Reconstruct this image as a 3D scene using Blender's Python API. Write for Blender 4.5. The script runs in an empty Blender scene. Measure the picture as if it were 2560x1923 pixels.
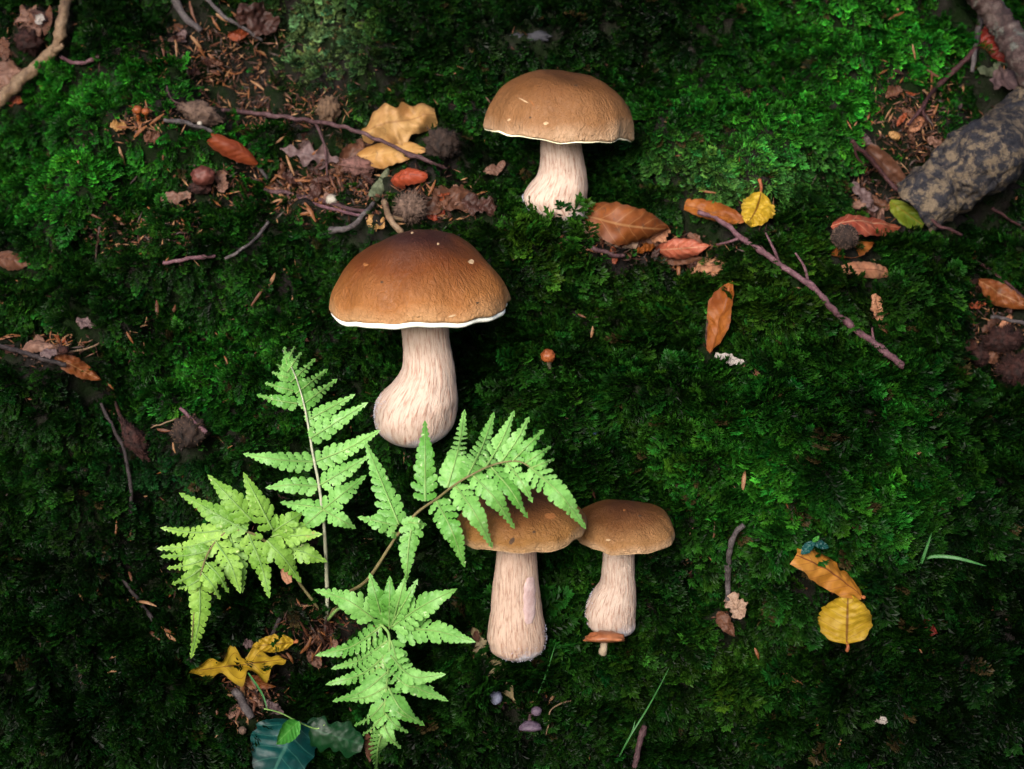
import bpy, math, random
import numpy as np
from mathutils import Vector, Matrix

random.seed(7)
rng = np.random.default_rng(11)
scene = bpy.context.scene
COL = scene.collection

# ------------------------------------------------------------------ camera, world, sun, exposure
PITCH = math.radians(18.0)
DIST, LENS, SENSOR = 1.15, 61.0, 36.0
PW, PH = 2560.0, 1923.0
cam_d = bpy.data.cameras.new('camera')
cam = bpy.data.objects.new('camera', cam_d)
COL.objects.link(cam)
cam.location = (0, -DIST * math.cos(PITCH), DIST * math.sin(PITCH))
cam.rotation_euler = (math.pi / 2 - PITCH, 0, 0)
cam_d.lens, cam_d.sensor_width = LENS, SENSOR
cam_d.clip_start, cam_d.clip_end = 0.01, 200.0
cam_d.dof.use_dof = True
cam_d.dof.focus_distance = 1.07
cam_d.dof.aperture_fstop = 9.0
scene.camera = cam

SUN_EL, SUN_AZ = math.radians(27), math.radians(-18)      # azimuth measured from the camera side (-Y), towards -X
world = bpy.data.worlds.new('World')
scene.world = world
world.use_nodes = True
wn = world.node_tree
sky = wn.nodes.new('ShaderNodeTexSky')
sky.sky_type = 'NISHITA'
sky.sun_disc = False
sky.sun_elevation = SUN_EL
sky.sun_rotation = math.pi + SUN_AZ * -1.0
sky.dust_density = 4.0
sky.air_density = 0.6
bg = wn.nodes['Background']
bg.inputs['Strength'].default_value = 0.105
wn.links.new(sky.outputs[0], bg.inputs[0])

sun_d = bpy.data.lights.new('sun', 'SUN')
sun_d.energy = 2.0
sun_d.angle = math.radians(30)
sun_d.color = (1.0, 0.965, 0.93)
sun = bpy.data.objects.new('sun', sun_d)
COL.objects.link(sun)
sdir = Vector((math.sin(SUN_AZ) * math.cos(SUN_EL), -math.cos(SUN_AZ) * math.cos(SUN_EL), math.sin(SUN_EL)))
sun.rotation_euler = sdir.to_track_quat('Z', 'Y').to_euler()
sun.location = sdir * 5

vs = scene.view_settings
vs.view_transform = 'Standard'
vs.look = 'None'
vs.gamma = 1.0
vs.use_curve_mapping = False
vs.exposure = 1.55

# ------------------------------------------------------------------ helpers
def lin(c):
    return tuple(((v / 255 + 0.055) / 1.055) ** 2.4 if v > 10.3 else v / 255 / 12.92 for v in c)

def lin3(c):
    return tuple(x * .62 for x in lin(c))

def nrm(a):
    a = np.asarray(a, float)
    return a / np.maximum(np.linalg.norm(a, axis=-1, keepdims=True), 1e-12)

CAM = np.array(cam.location)
FWD = np.array([0, math.cos(PITCH), -math.sin(PITCH)])
UP = np.array([0, math.sin(PITCH), math.cos(PITCH)])
RIGHT = np.array([1.0, 0, 0])
TAN = SENSOR / LENS
SLOPE = math.radians(50)
EV = np.array([0, math.cos(SLOPE), math.sin(SLOPE)])
EN = np.array([0, -math.sin(SLOPE), math.cos(SLOPE)])

def ray(px, py):
    a = (np.asarray(px, float) - PW / 2) / PW * TAN
    b = -(np.asarray(py, float) - PH / 2) / PW * TAN
    return FWD + a[..., None] * RIGHT + b[..., None] * UP      # depth-normalised: t is the camera depth

def to_px(P):
    d = np.asarray(P) - CAM
    z = d @ FWD
    return PW / 2 + (d @ RIGHT) / z / TAN * PW, PH / 2 - (d @ UP) / z / TAN * PW

def plane_uv(px, py):
    r = ray(px, py)
    t = -(CAM @ EN) / (r @ EN)
    P = CAM + r * t[..., None]
    return P @ RIGHT, P @ EV

class Waves:
    """smooth random relief: a sum of plane waves about one wavelength"""
    def __init__(self, seed, wl, n=22):
        g = np.random.default_rng(seed)
        a = g.uniform(0, 2 * np.pi, n)
        k = 2 * np.pi / (wl * g.uniform(0.6, 1.6, n))
        self.kx, self.ky, self.p = k * np.cos(a), k * np.sin(a), g.uniform(0, 6.28, n)
    def __call__(self, u, v):
        s = 0
        for kx, ky, p in zip(self.kx, self.ky, self.p):
            s = s + np.sin(kx * u + ky * v + p)
        return s / math.sqrt(len(self.p)) * 1.2

class Waves3:
    def __init__(self, seed, wl, n=26):
        g = np.random.default_rng(seed)
        d = nrm(g.normal(size=(n, 3)))
        self.k = d * (2 * np.pi / (wl * g.uniform(0.6, 1.6, n)))[:, None]
        self.p = g.uniform(0, 6.28, n)
    def __call__(self, P):
        return np.sin(np.asarray(P) @ self.k.T + self.p).sum(-1) / math.sqrt(len(self.p)) * 1.2

W_BIG, W_MID, W_TUFT, W_FINE = Waves(1, 0.16), Waves(2, 0.06), Waves(3, 0.024), Waves(4, 0.009)
W_TINT, W_TINT2 = Waves(5, 0.09), Waves(6, 0.03)

# mounds (+) and hollows (-) of the bank: x, y, rx, ry in photograph pixels on the bank, height in metres
BUMPS = [(1330, 640, 240, 100, .020), (1980, 660, 230, 150, .018), (1930, 1150, 330, 260, .022),
         (90, 960, 200, 130, .026), (560, 720, 330, 150, .008), (1480, 1000, 220, 200, .012),
         (1720, 640, 110, 90, -.022), (2200, 450, 150, 120, -.020), (2480, 870, 130, 130, -.020),
         (2150, 900, 130, 60, -.008), (1800, 1440, 150, 60, -.016), (800, 1600, 170, 90, -.030),
         (820, 460, 260, 75, -.014), (530, 150, 170, 120, -.010), (300, 330, 160, 60, .012),
         (1850, 380, 200, 110, .022), (1250, 120, 400, 90, .010), (640, 1420, 260, 120, -.012),
         (1300, 1780, 350, 150, .012), (250, 1800, 260, 200, .010), (2300, 1750, 300, 200, .008),
         (1250, 1500, 60, 120, -.006), (1700, 900, 60, 120, -.010), (420, 1260, 180, 120, -.008), (1190, 850, 60, 170, -.014), (1540, 1120, 80, 60, -.014), (2090, 1010, 130, 40, -.012), (1640, 720, 60, 70, -.014), (1340, 950, 90, 70, .010), (1740, 1250, 110, 70, .008), (1420, 720, 90, 40, -.008)]
_bu = [(float(plane_uv(np.array(b[0]), np.array(b[1]))[0]), float(plane_uv(np.array(b[0]), np.array(b[1]))[1])) for b in BUMPS]
MPX = DIST * TAN / PW

def height(u, v, fine=True):
    u = np.asarray(u, float); v = np.asarray(v, float)
    h = np.zeros(np.broadcast(u, v).shape)
    lo = np.clip(-0.10 - v, 0, 0.32)
    h = h - 2.5 * lo ** 2 - np.clip(-0.42 - v, 0, 0.5) * 1.2
    h = h - 1.3 * np.clip(np.abs(u) - .20, 0, .3) ** 2 - np.clip(np.abs(u) - .5, 0, 1.0) * .4
    far = np.clip(-0.92 - v, 0, None)                 # the foot of the bank runs out into the flat
    h = h + far * 0.2
    for (cx, cy), b in zip(_bu, BUMPS):
        h = h + 1.7 * b[4] * np.exp(-((u - cx) / (b[2] * MPX)) ** 2 - ((v - cy) / (b[3] * MPX * 1.06)) ** 2)
    h = h + 0.008 * W_BIG(u, v) + 0.0062 * W_MID(u, v)
    if fine:
        h = h + 0.0040 * W_TUFT(u, v) + 0.0006 * W_FINE(u, v)
    return h

def gpoint(u, v, fine=True):
    u = np.asarray(u, float); v = np.asarray(v, float)
    return u[..., None] * RIGHT + v[..., None] * EV + height(u, v, fine)[..., None] * EN

def gnormal(u, v, e=0.004):
    hu = (height(u + e, v) - height(u - e, v)) / (2 * e)
    hv = (height(u, v + e) - height(u, v - e)) / (2 * e)
    return nrm(-hu[..., None] * RIGHT - hv[..., None] * EV + EN)

def hit(px, py):
    px = np.asarray(px, float); py = np.asarray(py, float)
    r = ray(px, py)
    t = -(CAM @ EN) / (r @ EN)
    for _ in range(14):
        P = CAM + r * t[..., None]
        h = height(P @ RIGHT, P @ EV, False)
        t = t + 0.8 * ((h - P @ EN) / (r @ EN))
    return CAM + r * t[..., None], t

def at(px, py, lift=0.0):
    """point of the bank seen at that place, stood off towards the viewer by lift metres"""
    P, t = hit(px, py)
    r = ray(np.asarray(px, float), np.asarray(py, float))
    return P - nrm(r) * np.asarray(lift)[..., None]

def mpx(P):
    return float((np.asarray(P) - CAM) @ FWD) * TAN / PW

WORLD = {}
def mesh_obj(name, V, F, mats, parent=None, origin=None, smooth=True, uv=None, mat_idx=None):
    V = np.asarray(V, float)
    origin = V.mean(0) if origin is None else np.asarray(origin, float)
    me = bpy.data.meshes.new(name)
    me.from_pydata((V - origin).tolist(), [], [tuple(int(i) for i in f) for f in F])
    for m in (mats if isinstance(mats, (list, tuple)) else [mats]):
        me.materials.append(m)
    if smooth:
        me.polygons.foreach_set('use_smooth', [True] * len(me.polygons))
    if mat_idx is not None:
        me.polygons.foreach_set('material_index', np.asarray(mat_idx, dtype=np.int32))
    if uv is not None:
        ul = me.uv_layers.new(name='UVMap')
        idx = np.empty(len(me.loops), dtype=np.int32)
        me.loops.foreach_get('vertex_index', idx)
        ul.data.foreach_set('uv', np.asarray(uv, float)[idx].ravel())
    me.update()
    o = bpy.data.objects.new(name, me)
    COL.objects.link(o)
    WORLD[o] = origin
    if parent is not None:
        o.parent = parent
        o.location = origin - WORLD[parent]
    else:
        o.location = origin
    return o

def empty(name, loc):
    o = bpy.data.objects.new(name, None)
    o.empty_display_size = 0.02
    COL.objects.link(o)
    o.location = loc
    WORLD[o] = np.asarray(loc, float)
    return o

def tag(o, label=None, cat=None, group=None, kind=None):
    if label: o['label'] = label
    if cat: o['category'] = cat
    if group: o['group'] = group
    if kind: o['kind'] = kind
    return o

def grid_faces(nr, nc, wrap=False):
    F = []
    for i in range(nr - 1):
        for j in range(nc if wrap else nc - 1):
            a, b = i * nc + j, i * nc + (j + 1) % nc
            F.append((a, b, b + nc, a + nc))
    return F

def spline(P, n):
    """Catmull-Rom through the points P (k, d) resampled to n"""
    P = np.asarray(P, float)
    if len(P) == 2:
        t = np.linspace(0, 1, n)[:, None]
        return P[0] * (1 - t) + P[1] * t
    Q = np.vstack([2 * P[0] - P[1], P, 2 * P[-1] - P[-2]])
    seg = np.linalg.norm(np.diff(P, axis=0)[:, :], axis=1)
    cum = np.concatenate([[0], np.cumsum(seg)])
    out = []
    for x in np.linspace(0, cum[-1], n):
        i = min(np.searchsorted(cum, x, side='right') - 1, len(P) - 2)
        t = (x - cum[i]) / max(seg[i], 1e-9)
        a, b, c, d = Q[i:i + 4]
        out.append(0.5 * (2 * b + (c - a) * t + (2 * a - 5 * b + 4 * c - d) * t * t + (3 * b - a - 3 * c + d) * t ** 3))
    return np.array(out)

def tube_geo(C, R, nc=8, wob=0.0, seed=0, cap=True, rough=0.0):
    C = np.asarray(C, float); n = len(C)
    R = np.broadcast_to(np.asarray(R, float), (n,))
    T = nrm(np.gradient(C, axis=0))
    ref = nrm(CAM - C.mean(0))
    V = []
    w = Waves3(seed + 100, max(R.max() * 2.5, 1e-4))
    wr1, wr2 = Waves3(seed + 101, max(R.max() * .55, 1e-4)), Waves3(seed + 102, max(R.max() * .2, 1e-4))
    for i in range(n):
        s = nrm(np.cross(T[i], ref)); u = np.cross(s, T[i])
        for j in range(nc):
            a = 2 * math.pi * j / nc
            d = s * math.cos(a) + u * math.sin(a)
            p = C[i] + d * R[i]
            if wob: p = p + d * R[i] * wob * w(p[None])[0]
            if rough: p = p + d * R[i] * rough * (wr1(p[None])[0] + .6 * wr2(p[None])[0]) + T[i] * R[i] * (.22 * wr1(p[None] * .6)[0] if i < 3 else 0)
            V.append(p)
    F = grid_faces(n, nc, True)
    if cap:
        V.append(C[0]); V.append(C[-1])
        k = len(V)
        F += [(k - 2, (j + 1) % nc, j) for j in range(nc)]
        F += [(k - 1, (n - 1) * nc + j, (n - 1) * nc + (j + 1) % nc) for j in range(nc)]
    return np.array(V), F

# ------------------------------------------------------------------ materials
def new_mat(name):
    m = bpy.data.materials.new(name)
    m.use_nodes = True
    nt = m.node_tree
    return m, nt, nt.nodes['Principled BSDF'], nt.nodes['Material Output']

def N(nt, t, **kw):
    n = nt.nodes.new(t)
    for k, v in kw.items():
        if k in n.inputs.keys() if isinstance(k, str) else False:
            n.inputs[k].default_value = v
        else:
            setattr(n, k, v)
    return n

def ramp(nt, fac, stops):
    r = nt.nodes.new('ShaderNodeValToRGB')
    e = r.color_ramp.elements
    while len(e) < len(stops): e.new(0.5)
    for el, (p, c) in zip(e, stops):
        el.position = p
        el.color = (*c, 1)
    nt.links.new(fac, r.inputs[0])
    return r.outputs[0]

def mix(nt, fac, a, b, mode='MIX'):
    m = nt.nodes.new('ShaderNodeMix')
    m.data_type = 'RGBA'; m.blend_type = mode
    for s, x in ((m.inputs[0], fac), (m.inputs[6], a), (m.inputs[7], b)):
        if hasattr(x, 'is_output'): nt.links.new(x, s)
        elif isinstance(x, (int, float)): s.default_value = x
        else: s.default_value = (*x, 1) if len(x) == 3 else x
    return m.outputs[2]

def math_n(nt, op, a, b=None, c=None, clamp=False):
    m = nt.nodes.new('ShaderNodeMath'); m.operation = op; m.use_clamp = clamp
    for i, x in enumerate((a, b, c)):
        if x is None: continue
        if hasattr(x, 'is_output'): nt.links.new(x, m.inputs[i])
        else: m.inputs[i].default_value = x
    return m.outputs[0]

def noise(nt, scale, detail=3, rough=0.55, vec=None, dist=0.0):
    n = nt.nodes.new('ShaderNodeTexNoise')
    n.inputs['Scale'].default_value = scale; n.inputs['Detail'].default_value = detail
    n.inputs['Roughness'].default_value = rough; n.inputs['Distortion'].default_value = dist
    if vec is not None: nt.links.new(vec, n.inputs['Vector'])
    return n.outputs['Fac']

def objco(nt, scale=(1, 1, 1), rot=(0, 0, 0)):
    tc = nt.nodes.new('ShaderNodeTexCoord'); mp = nt.nodes.new('ShaderNodeMapping')
    mp.inputs['Scale'].default_value = scale; mp.inputs['Rotation'].default_value = rot
    nt.links.new(tc.outputs['Object'], mp.inputs['Vector'])
    return mp.outputs[0]

def bump(nt, bsdf, h, strength=0.3, dist=0.001, prev=None):
    b = nt.nodes.new('ShaderNodeBump')
    b.inputs['Strength'].default_value = strength; b.inputs['Distance'].default_value = dist
    nt.links.new(h, b.inputs['Height'])
    if prev is not None: nt.links.new(prev, b.inputs['Normal'])
    nt.links.new(b.outputs[0], bsdf.inputs['Normal'])
    return b.outputs[0]

def uvsep(nt):
    uvn = nt.nodes.new('ShaderNodeUVMap'); uvn.uv_map = 'UVMap'
    s = nt.nodes.new('ShaderNodeSeparateXYZ')
    nt.links.new(uvn.outputs[0], s.inputs[0])
    return uvn.outputs[0], s.outputs[0], s.outputs[1]

def mat_soil():
    m, nt, b, o = new_mat('bank_soil')
    v = objco(nt)
    c = ramp(nt, noise(nt, 260, 8, 0.75, v), [(0.3, (.004, .0035, .003)), (0.55, (.013, .011, .010)), (0.75, (.034, .030, .028))])
    g = ramp(nt, noise(nt, 26, 4, 0.6, v), [(0.40, (0, 0, 0)), (0.62, (1, 1, 1))])
    c = mix(nt, g, c, (.005, .011, .003))
    nt.links.new(c, b.inputs['Base Color'])
    b.inputs['Roughness'].default_value = 0.9
    b.inputs['Specular IOR Level'].default_value = 0.03
    bump(nt, b, noise(nt, 320, 6, 0.7, v), 0.8, 0.002)
    return m

def mat_moss():
    m, nt, b, o = new_mat('moss_leaf')
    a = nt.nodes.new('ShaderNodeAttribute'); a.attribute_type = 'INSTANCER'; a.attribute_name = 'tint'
    g = nt.nodes.new('ShaderNodeAttribute'); g.attribute_type = 'GEOMETRY'; g.attribute_name = 'age_shade'
    c = mix(nt, math_n(nt, 'POWER', g.outputs['Fac'], 2.0), mix(nt, 1.0, a.outputs['Color'], (.10, .10, .08), 'MULTIPLY'), a.outputs['Color'])  # leaflets blackened towards the root: shade of the gaps put into the colour
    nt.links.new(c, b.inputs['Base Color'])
    b.inputs['Roughness'].default_value = 0.42
    b.inputs['Specular IOR Level'].default_value = 0.08
    tr = nt.nodes.new('ShaderNodeBsdfTranslucent'); nt.links.new(c, tr.inputs[0])
    ms = nt.nodes.new('ShaderNodeMixShader'); ms.inputs[0].default_value = 0.22
    nt.links.new(b.outputs[0], ms.inputs[1]); nt.links.new(tr.outputs[0], ms.inputs[2])
    nt.links.new(ms.outputs[0], o.inputs['Surface'])
    return m

def mat_cap(name, top, mid, rim, edge=(.75, .62, .45), blotch=0.25, pos=(.12, .48, .84)):
    """uv.y runs from the crown (0) to the rim (1)"""
    m, nt, b, o = new_mat(name)
    uvv, uu, s = uvsep(nt)
    v = objco(nt)
    n1 = noise(nt, 34, 4, 0.6, v)
    f = math_n(nt, 'ADD', s, math_n(nt, 'MULTIPLY', math_n(nt, 'SUBTRACT', n1, 0.5), 0.34))
    c = ramp(nt, f, [(pos[0], top), (pos[1], mid), (pos[2], rim), (1.0, edge)])
    n2 = noise(nt, 170, 5, 0.65, v, 0.6)
    dark = ramp(nt, n2, [(0.30, (.70, .66, .60)), (0.60, (1, 1, 1))])
    c = mix(nt, 0.45, c, dark, 'MULTIPLY')
    pale = ramp(nt, noise(nt, 60, 5, 0.7, v, 1.2), [(0.56, (0, 0, 0)), (0.78, (1, 1, 1))])
    c = mix(nt, math_n(nt, 'MULTIPLY', pale, blotch), c, rim)
    # odd specks of grit and scars
    vo = nt.nodes.new('ShaderNodeTexVoronoi'); vo.inputs['Scale'].default_value = 75
    nt.links.new(v, vo.inputs['Vector'])
    sp = ramp(nt, vo.outputs['Distance'], [(0.07, (1, 1, 1)), (0.11, (0, 0, 0))])
    sel = ramp(nt, vo.outputs['Color'], [(0.87, (0, 0, 0)), (0.90, (1, 1, 1))])
    c = mix(nt, math_n(nt, 'MULTIPLY', sp, sel), c, tuple(x * 0.4 for x in top))
    nt.links.new(c, b.inputs['Base Color'])
    r = ramp(nt, noise(nt, 45, 3, 0.5, v), [(0.3, (.42,) * 3), (0.7, (.66,) * 3)])
    nt.links.new(r, b.inputs['Roughness'])
    b.inputs['Specular IOR Level'].default_value = 0.24
    p = bump(nt, b, noise(nt, 260, 4, 0.6, v, 1.5), 0.65, 0.0013)
    tcu = nt.nodes.new('ShaderNodeMapping'); tcu.inputs['Scale'].default_value = (34, 5, 1)
    nt.links.new(uvv, tcu.inputs['Vector'])
    wr = noise(nt, 3.0, 4, 0.6, tcu.outputs[0], 0.8)          # fine wrinkles running down to the rim
    p = bump(nt, b, math_n(nt, 'MULTIPLY', wr, s), 0.8, 0.0026, p)
    bump(nt, b, noise(nt, 75, 3, 0.5, v, 0.8), 0.25, 0.003, p)
    return m

def mat_stem(name, pale, streak, foot, foot_at=0.75):
    """uv.y runs from the top (0) to the foot (1)"""
    m, nt, b, o = new_mat(name)
    uvv, uu, s = uvsep(nt)
    def uvmap(sx, sy):
        mp = nt.nodes.new('ShaderNodeMapping'); mp.inputs['Scale'].default_value = (sx, sy, 1)
        nt.links.new(uvv, mp.inputs['Vector'])
        return mp.outputs[0]
    n1 = noise(nt, 1.0, 5, 0.62, uvmap(74, 6.5), 0.55)
    n2 = noise(nt, 1.0, 4, 0.62, uvmap(120, 16), 0.9)
    k = math_n(nt, 'ADD', math_n(nt, 'MULTIPLY', n1, 0.68), math_n(nt, 'MULTIPLY', n2, 0.32))
    c = ramp(nt, k, [(0.34, streak), (0.44, tuple((a * .6 + d * .4) for a, d in zip(pale, streak))), (0.52, pale), (0.8, tuple(min(1, x * 1.1) for x in pale))])
    big = noise(nt, 28, 3, 0.5, objco(nt))
    c = mix(nt, math_n(nt, 'MULTIPLY', ramp(nt, big, [(0.42, (0, 0, 0)), (0.68, (1, 1, 1))]), 0.40), c, mix(nt, 0.5, c, streak))
    ff = math_n(nt, 'ADD', s, math_n(nt, 'MULTIPLY', math_n(nt, 'SUBTRACT', noise(nt, 42, 4, 0.65, objco(nt)), 0.5), 0.55))
    c = mix(nt, ramp(nt, ff, [(foot_at, (0, 0, 0)), (foot_at + 0.16, (.85,) * 3)]), c, foot)
    nt.links.new(c, b.inputs['Base Color'])
    b.inputs['Roughness'].default_value = 0.72
    b.inputs['Specular IOR Level'].default_value = 0.2
    b.inputs['Subsurface Weight'].default_value = 0.08
    b.inputs['Subsurface Radius'].default_value = (0.004, 0.0025, 0.0015)
    bump(nt, b, k, 0.9, 0.0022)
    return m

def mat_plain(name, c1, c2, scale=120, rough=0.7, bstr=0.3, spec=0.25, dist=0.0):
    m, nt, b, o = new_mat(name)
    v = objco(nt)
    n = noise(nt, scale, 5, 0.62, v, dist)
    nt.links.new(ramp(nt, n, [(0.35, c1), (0.66, c2)]), b.inputs['Base Color'])
    b.inputs['Roughness'].default_value = rough
    b.inputs['Specular IOR Level'].default_value = spec
    bump(nt, b, noise(nt, scale * 2.2, 4, 0.6, v), bstr, 0.001)
    return m

def mat_leaf(name, c1, c2, vein, spot=(.05, .03, .02), nv=8.0, spots=0.25, rough=0.5, trans=0.22, vstr=0.65, spec=0.35, skew=0.45):
    """uv.x runs from base to tip, uv.y across (0.5 = midrib); side veins leave the midrib at a slant"""
    m, nt, b, o = new_mat(name)
    uvv, s, t = uvsep(nt)
    v = objco(nt)
    n1 = noise(nt, 42, 4, 0.6, v)
    c = ramp(nt, n1, [(0.34, c1), (0.64, c2)])
    c = mix(nt, 0.5, c, ramp(nt, noise(nt, 240, 4, 0.65, v), [(0.3, (.66, .64, .62)), (0.6, (1, 1, 1))]), 'MULTIPLY')
    at_ = math_n(nt, 'ABSOLUTE', math_n(nt, 'SUBTRACT', t, 0.5))
    q = math_n(nt, 'MULTIPLY', math_n(nt, 'SUBTRACT', s, math_n(nt, 'MULTIPLY', at_, skew)), nv)
    fr = math_n(nt, 'ABSOLUTE', math_n(nt, 'SUBTRACT', math_n(nt, 'FRACT', math_n(nt, 'ADD', q, math_n(nt, 'MULTIPLY', n1, 0.25))), 0.5))
    side = ramp(nt, fr, [(0.0, (1, 1, 1)), (0.06, (0, 0, 0))])
    mid = ramp(nt, at_, [(0.012, (1, 1, 1)), (0.035, (0, 0, 0))])
    c = mix(nt, math_n(nt, 'MULTIPLY', side, vstr), c, vein)
    c = mix(nt, math_n(nt, 'MULTIPLY', mid, min(1, vstr * 1.3)), c, vein)
    sp = ramp(nt, noise(nt, 95, 4, 0.7, v, 0.5), [(0.60, (0, 0, 0)), (0.70, (1, 1, 1))])
    c = mix(nt, math_n(nt, 'MULTIPLY', sp, spots), c, spot)
    ed = ramp(nt, math_n(nt, 'ADD', at_, math_n(nt, 'MULTIPLY', math_n(nt, 'SUBTRACT', noise(nt, 55, 4, .65, v), .5), .5)), [(.36, (0, 0, 0)), (.56, (1, 1, 1))])
    c = mix(nt, math_n(nt, 'MULTIPLY', ed, spots * 1.3, clamp=True), c, mix(nt, .5, c1, spot))
    nt.links.new(c, b.inputs['Base Color'])
    b.inputs['Roughness'].default_value = rough
    b.inputs['Specular IOR Level'].default_value = spec
    p = bump(nt, b, fr, 0.3, 0.0010)
    bump(nt, b, noise(nt, 150, 3, 0.5, v), 0.3, 0.001, p)
    tr = nt.nodes.new('ShaderNodeBsdfTranslucent'); nt.links.new(c, tr.inputs[0])
    ms = nt.nodes.new('ShaderNodeMixShader'); ms.inputs[0].default_value = trans
    nt.links.new(b.outputs[0], ms.inputs[1]); nt.links.new(tr.outputs[0], ms.inputs[2])
    nt.links.new(ms.outputs[0], o.inputs['Surface'])
    return m

def mat_bark(name, c1, c2, c3, scale=80, stretch=0.35, lichen=None, thr=0.52, sharp=0.05, bstr=0.7):
    m, nt, b, o = new_mat(name)
    v = objco(nt)
    n1 = noise(nt, scale, 6, 0.66, v, 0.4)
    c = ramp(nt, n1, [(0.3, c1), (0.5, c2), (0.72, c3)])
    if lichen:
        f = ramp(nt, noise(nt, scale * 0.45, 6, 0.68, v, 0.3), [(thr, (0, 0, 0)), (thr + sharp, (1, 1, 1))])
        c = mix(nt, f, c, lichen)
    c = mix(nt, .85, c, ramp(nt, noise(nt, scale * 5, 5, .7, v), [(.30, (.35, .34, .33)), (.60, (1, 1, 1))]), 'MULTIPLY')
    nt.links.new(c, b.inputs['Base Color'])
    b.inputs['Roughness'].default_value = 0.65
    b.inputs['Specular IOR Level'].default_value = 0.3
    bump(nt, b, noise(nt, scale * 1.6, 6, 0.7, v), bstr, 0.002)
    return m

def mat_fern(name, c1, c2, fleck):
    m, nt, b, o = new_mat(name)
    v = objco(nt)
    oi = nt.nodes.new('ShaderNodeObjectInfo')
    q = math_n(nt, 'ADD', noise(nt, 55, 4, 0.6, v), math_n(nt, 'MULTIPLY', math_n(nt, 'SUBTRACT', oi.outputs['Random'], .5), .30))
    c = ramp(nt, q, [(0.28, c1), (0.66, c2)])
    c = mix(nt, 0.8, c, ramp(nt, noise(nt, 330, 4, 0.6, v), [(0.3, (.55, .64, .48)), (0.6, (1, 1, 1))]), 'MULTIPLY')
    f = ramp(nt, noise(nt, 170, 3, 0.6, v), [(0.66, (0, 0, 0)), (0.71, (1, 1, 1))])
    c = mix(nt, math_n(nt, 'MULTIPLY', f, 0.75), c, fleck)
    f2 = ramp(nt, noise(nt, 62, 3, 0.6, v), [(0.71, (0, 0, 0)), (0.75, (1, 1, 1))])
    c = mix(nt, math_n(nt, 'MULTIPLY', f2, 0.55), c, (.42, .30, .11))
    nt.links.new(c, b.inputs['Base Color'])
    b.inputs['Roughness'].default_value = 0.48
    b.inputs['Specular IOR Level'].default_value = 0.35
    nt.links.new(ramp(nt, noise(nt, 90, 3, .6, v), [(.35, (.30,) * 3), (.65, (.62,) * 3)]), b.inputs['Roughness'])
    bump(nt, b, noise(nt, 420, 3, 0.6, v), 0.6, 0.0010)
    tr = nt.nodes.new('ShaderNodeBsdfTranslucent'); nt.links.new(c, tr.inputs[0])
    ms = nt.nodes.new('ShaderNodeMixShader'); ms.inputs[0].default_value = 0.28
    nt.links.new(b.outputs[0], ms.inputs[1]); nt.links.new(tr.outputs[0], ms.inputs[2])
    nt.links.new(ms.outputs[0], o.inputs['Surface'])
    return m

# ------------------------------------------------------------------ the bank
def axis(lo, hi, a, b, fine, coarse):
    """a fine grid between a and b, coarser outside"""
    out = list(np.arange(a, b, fine))
    x, st = a, fine
    left = []
    while x > lo:
        st = min(st * 1.25, coarse); x -= st; left.append(x)
    x, st = b, fine
    right = [b]
    while x < hi:
        st = min(st * 1.25, coarse); x += st; right.append(x)
    return np.array(left[::-1] + out + right)

GU = axis(-6, 6, -0.56, 0.56, 0.0036, 0.5)
GV = axis(-5, 5, -0.46, 0.50, 0.0036, 0.5)
uu, vv = np.meshgrid(GU, GV)
ground = mesh_obj('ground', gpoint(uu, vv).reshape(-1, 3), grid_faces(len(GV), len(GU)), mat_soil(), origin=(0, 0, 0))
tag(ground, kind='structure')

# ------------------------------------------------------------------ moss
MOSS = mat_moss()
def proto(name, leaves):
    """leaves: list of (root, tip, side vector, age) folded diamonds"""
    V, F, A = [], [], []
    for root, tip, side, fold, age_shade in leaves:
        k = len(V)
        mid = root * 0.5 + tip * 0.5
        V += [root, mid + side - fold, tip, mid - side - fold, mid]
        F += [(k, k + 1, k + 4), (k + 1, k + 2, k + 4), (k + 2, k + 3, k + 4), (k + 3, k, k + 4)]
        A += [age_shade * 0.6, age_shade, min(1, age_shade * 1.25), age_shade, age_shade]
    me = bpy.data.meshes.new(name)
    me.from_pydata([tuple(v) for v in V], [], F)
    at_ = me.attributes.new('age_shade', 'FLOAT', 'POINT')
    at_.data.foreach_set('value', np.array(A, dtype=np.float32))
    me.materials.append(MOSS)
    return bpy.data.objects.new(name, me)

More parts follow.
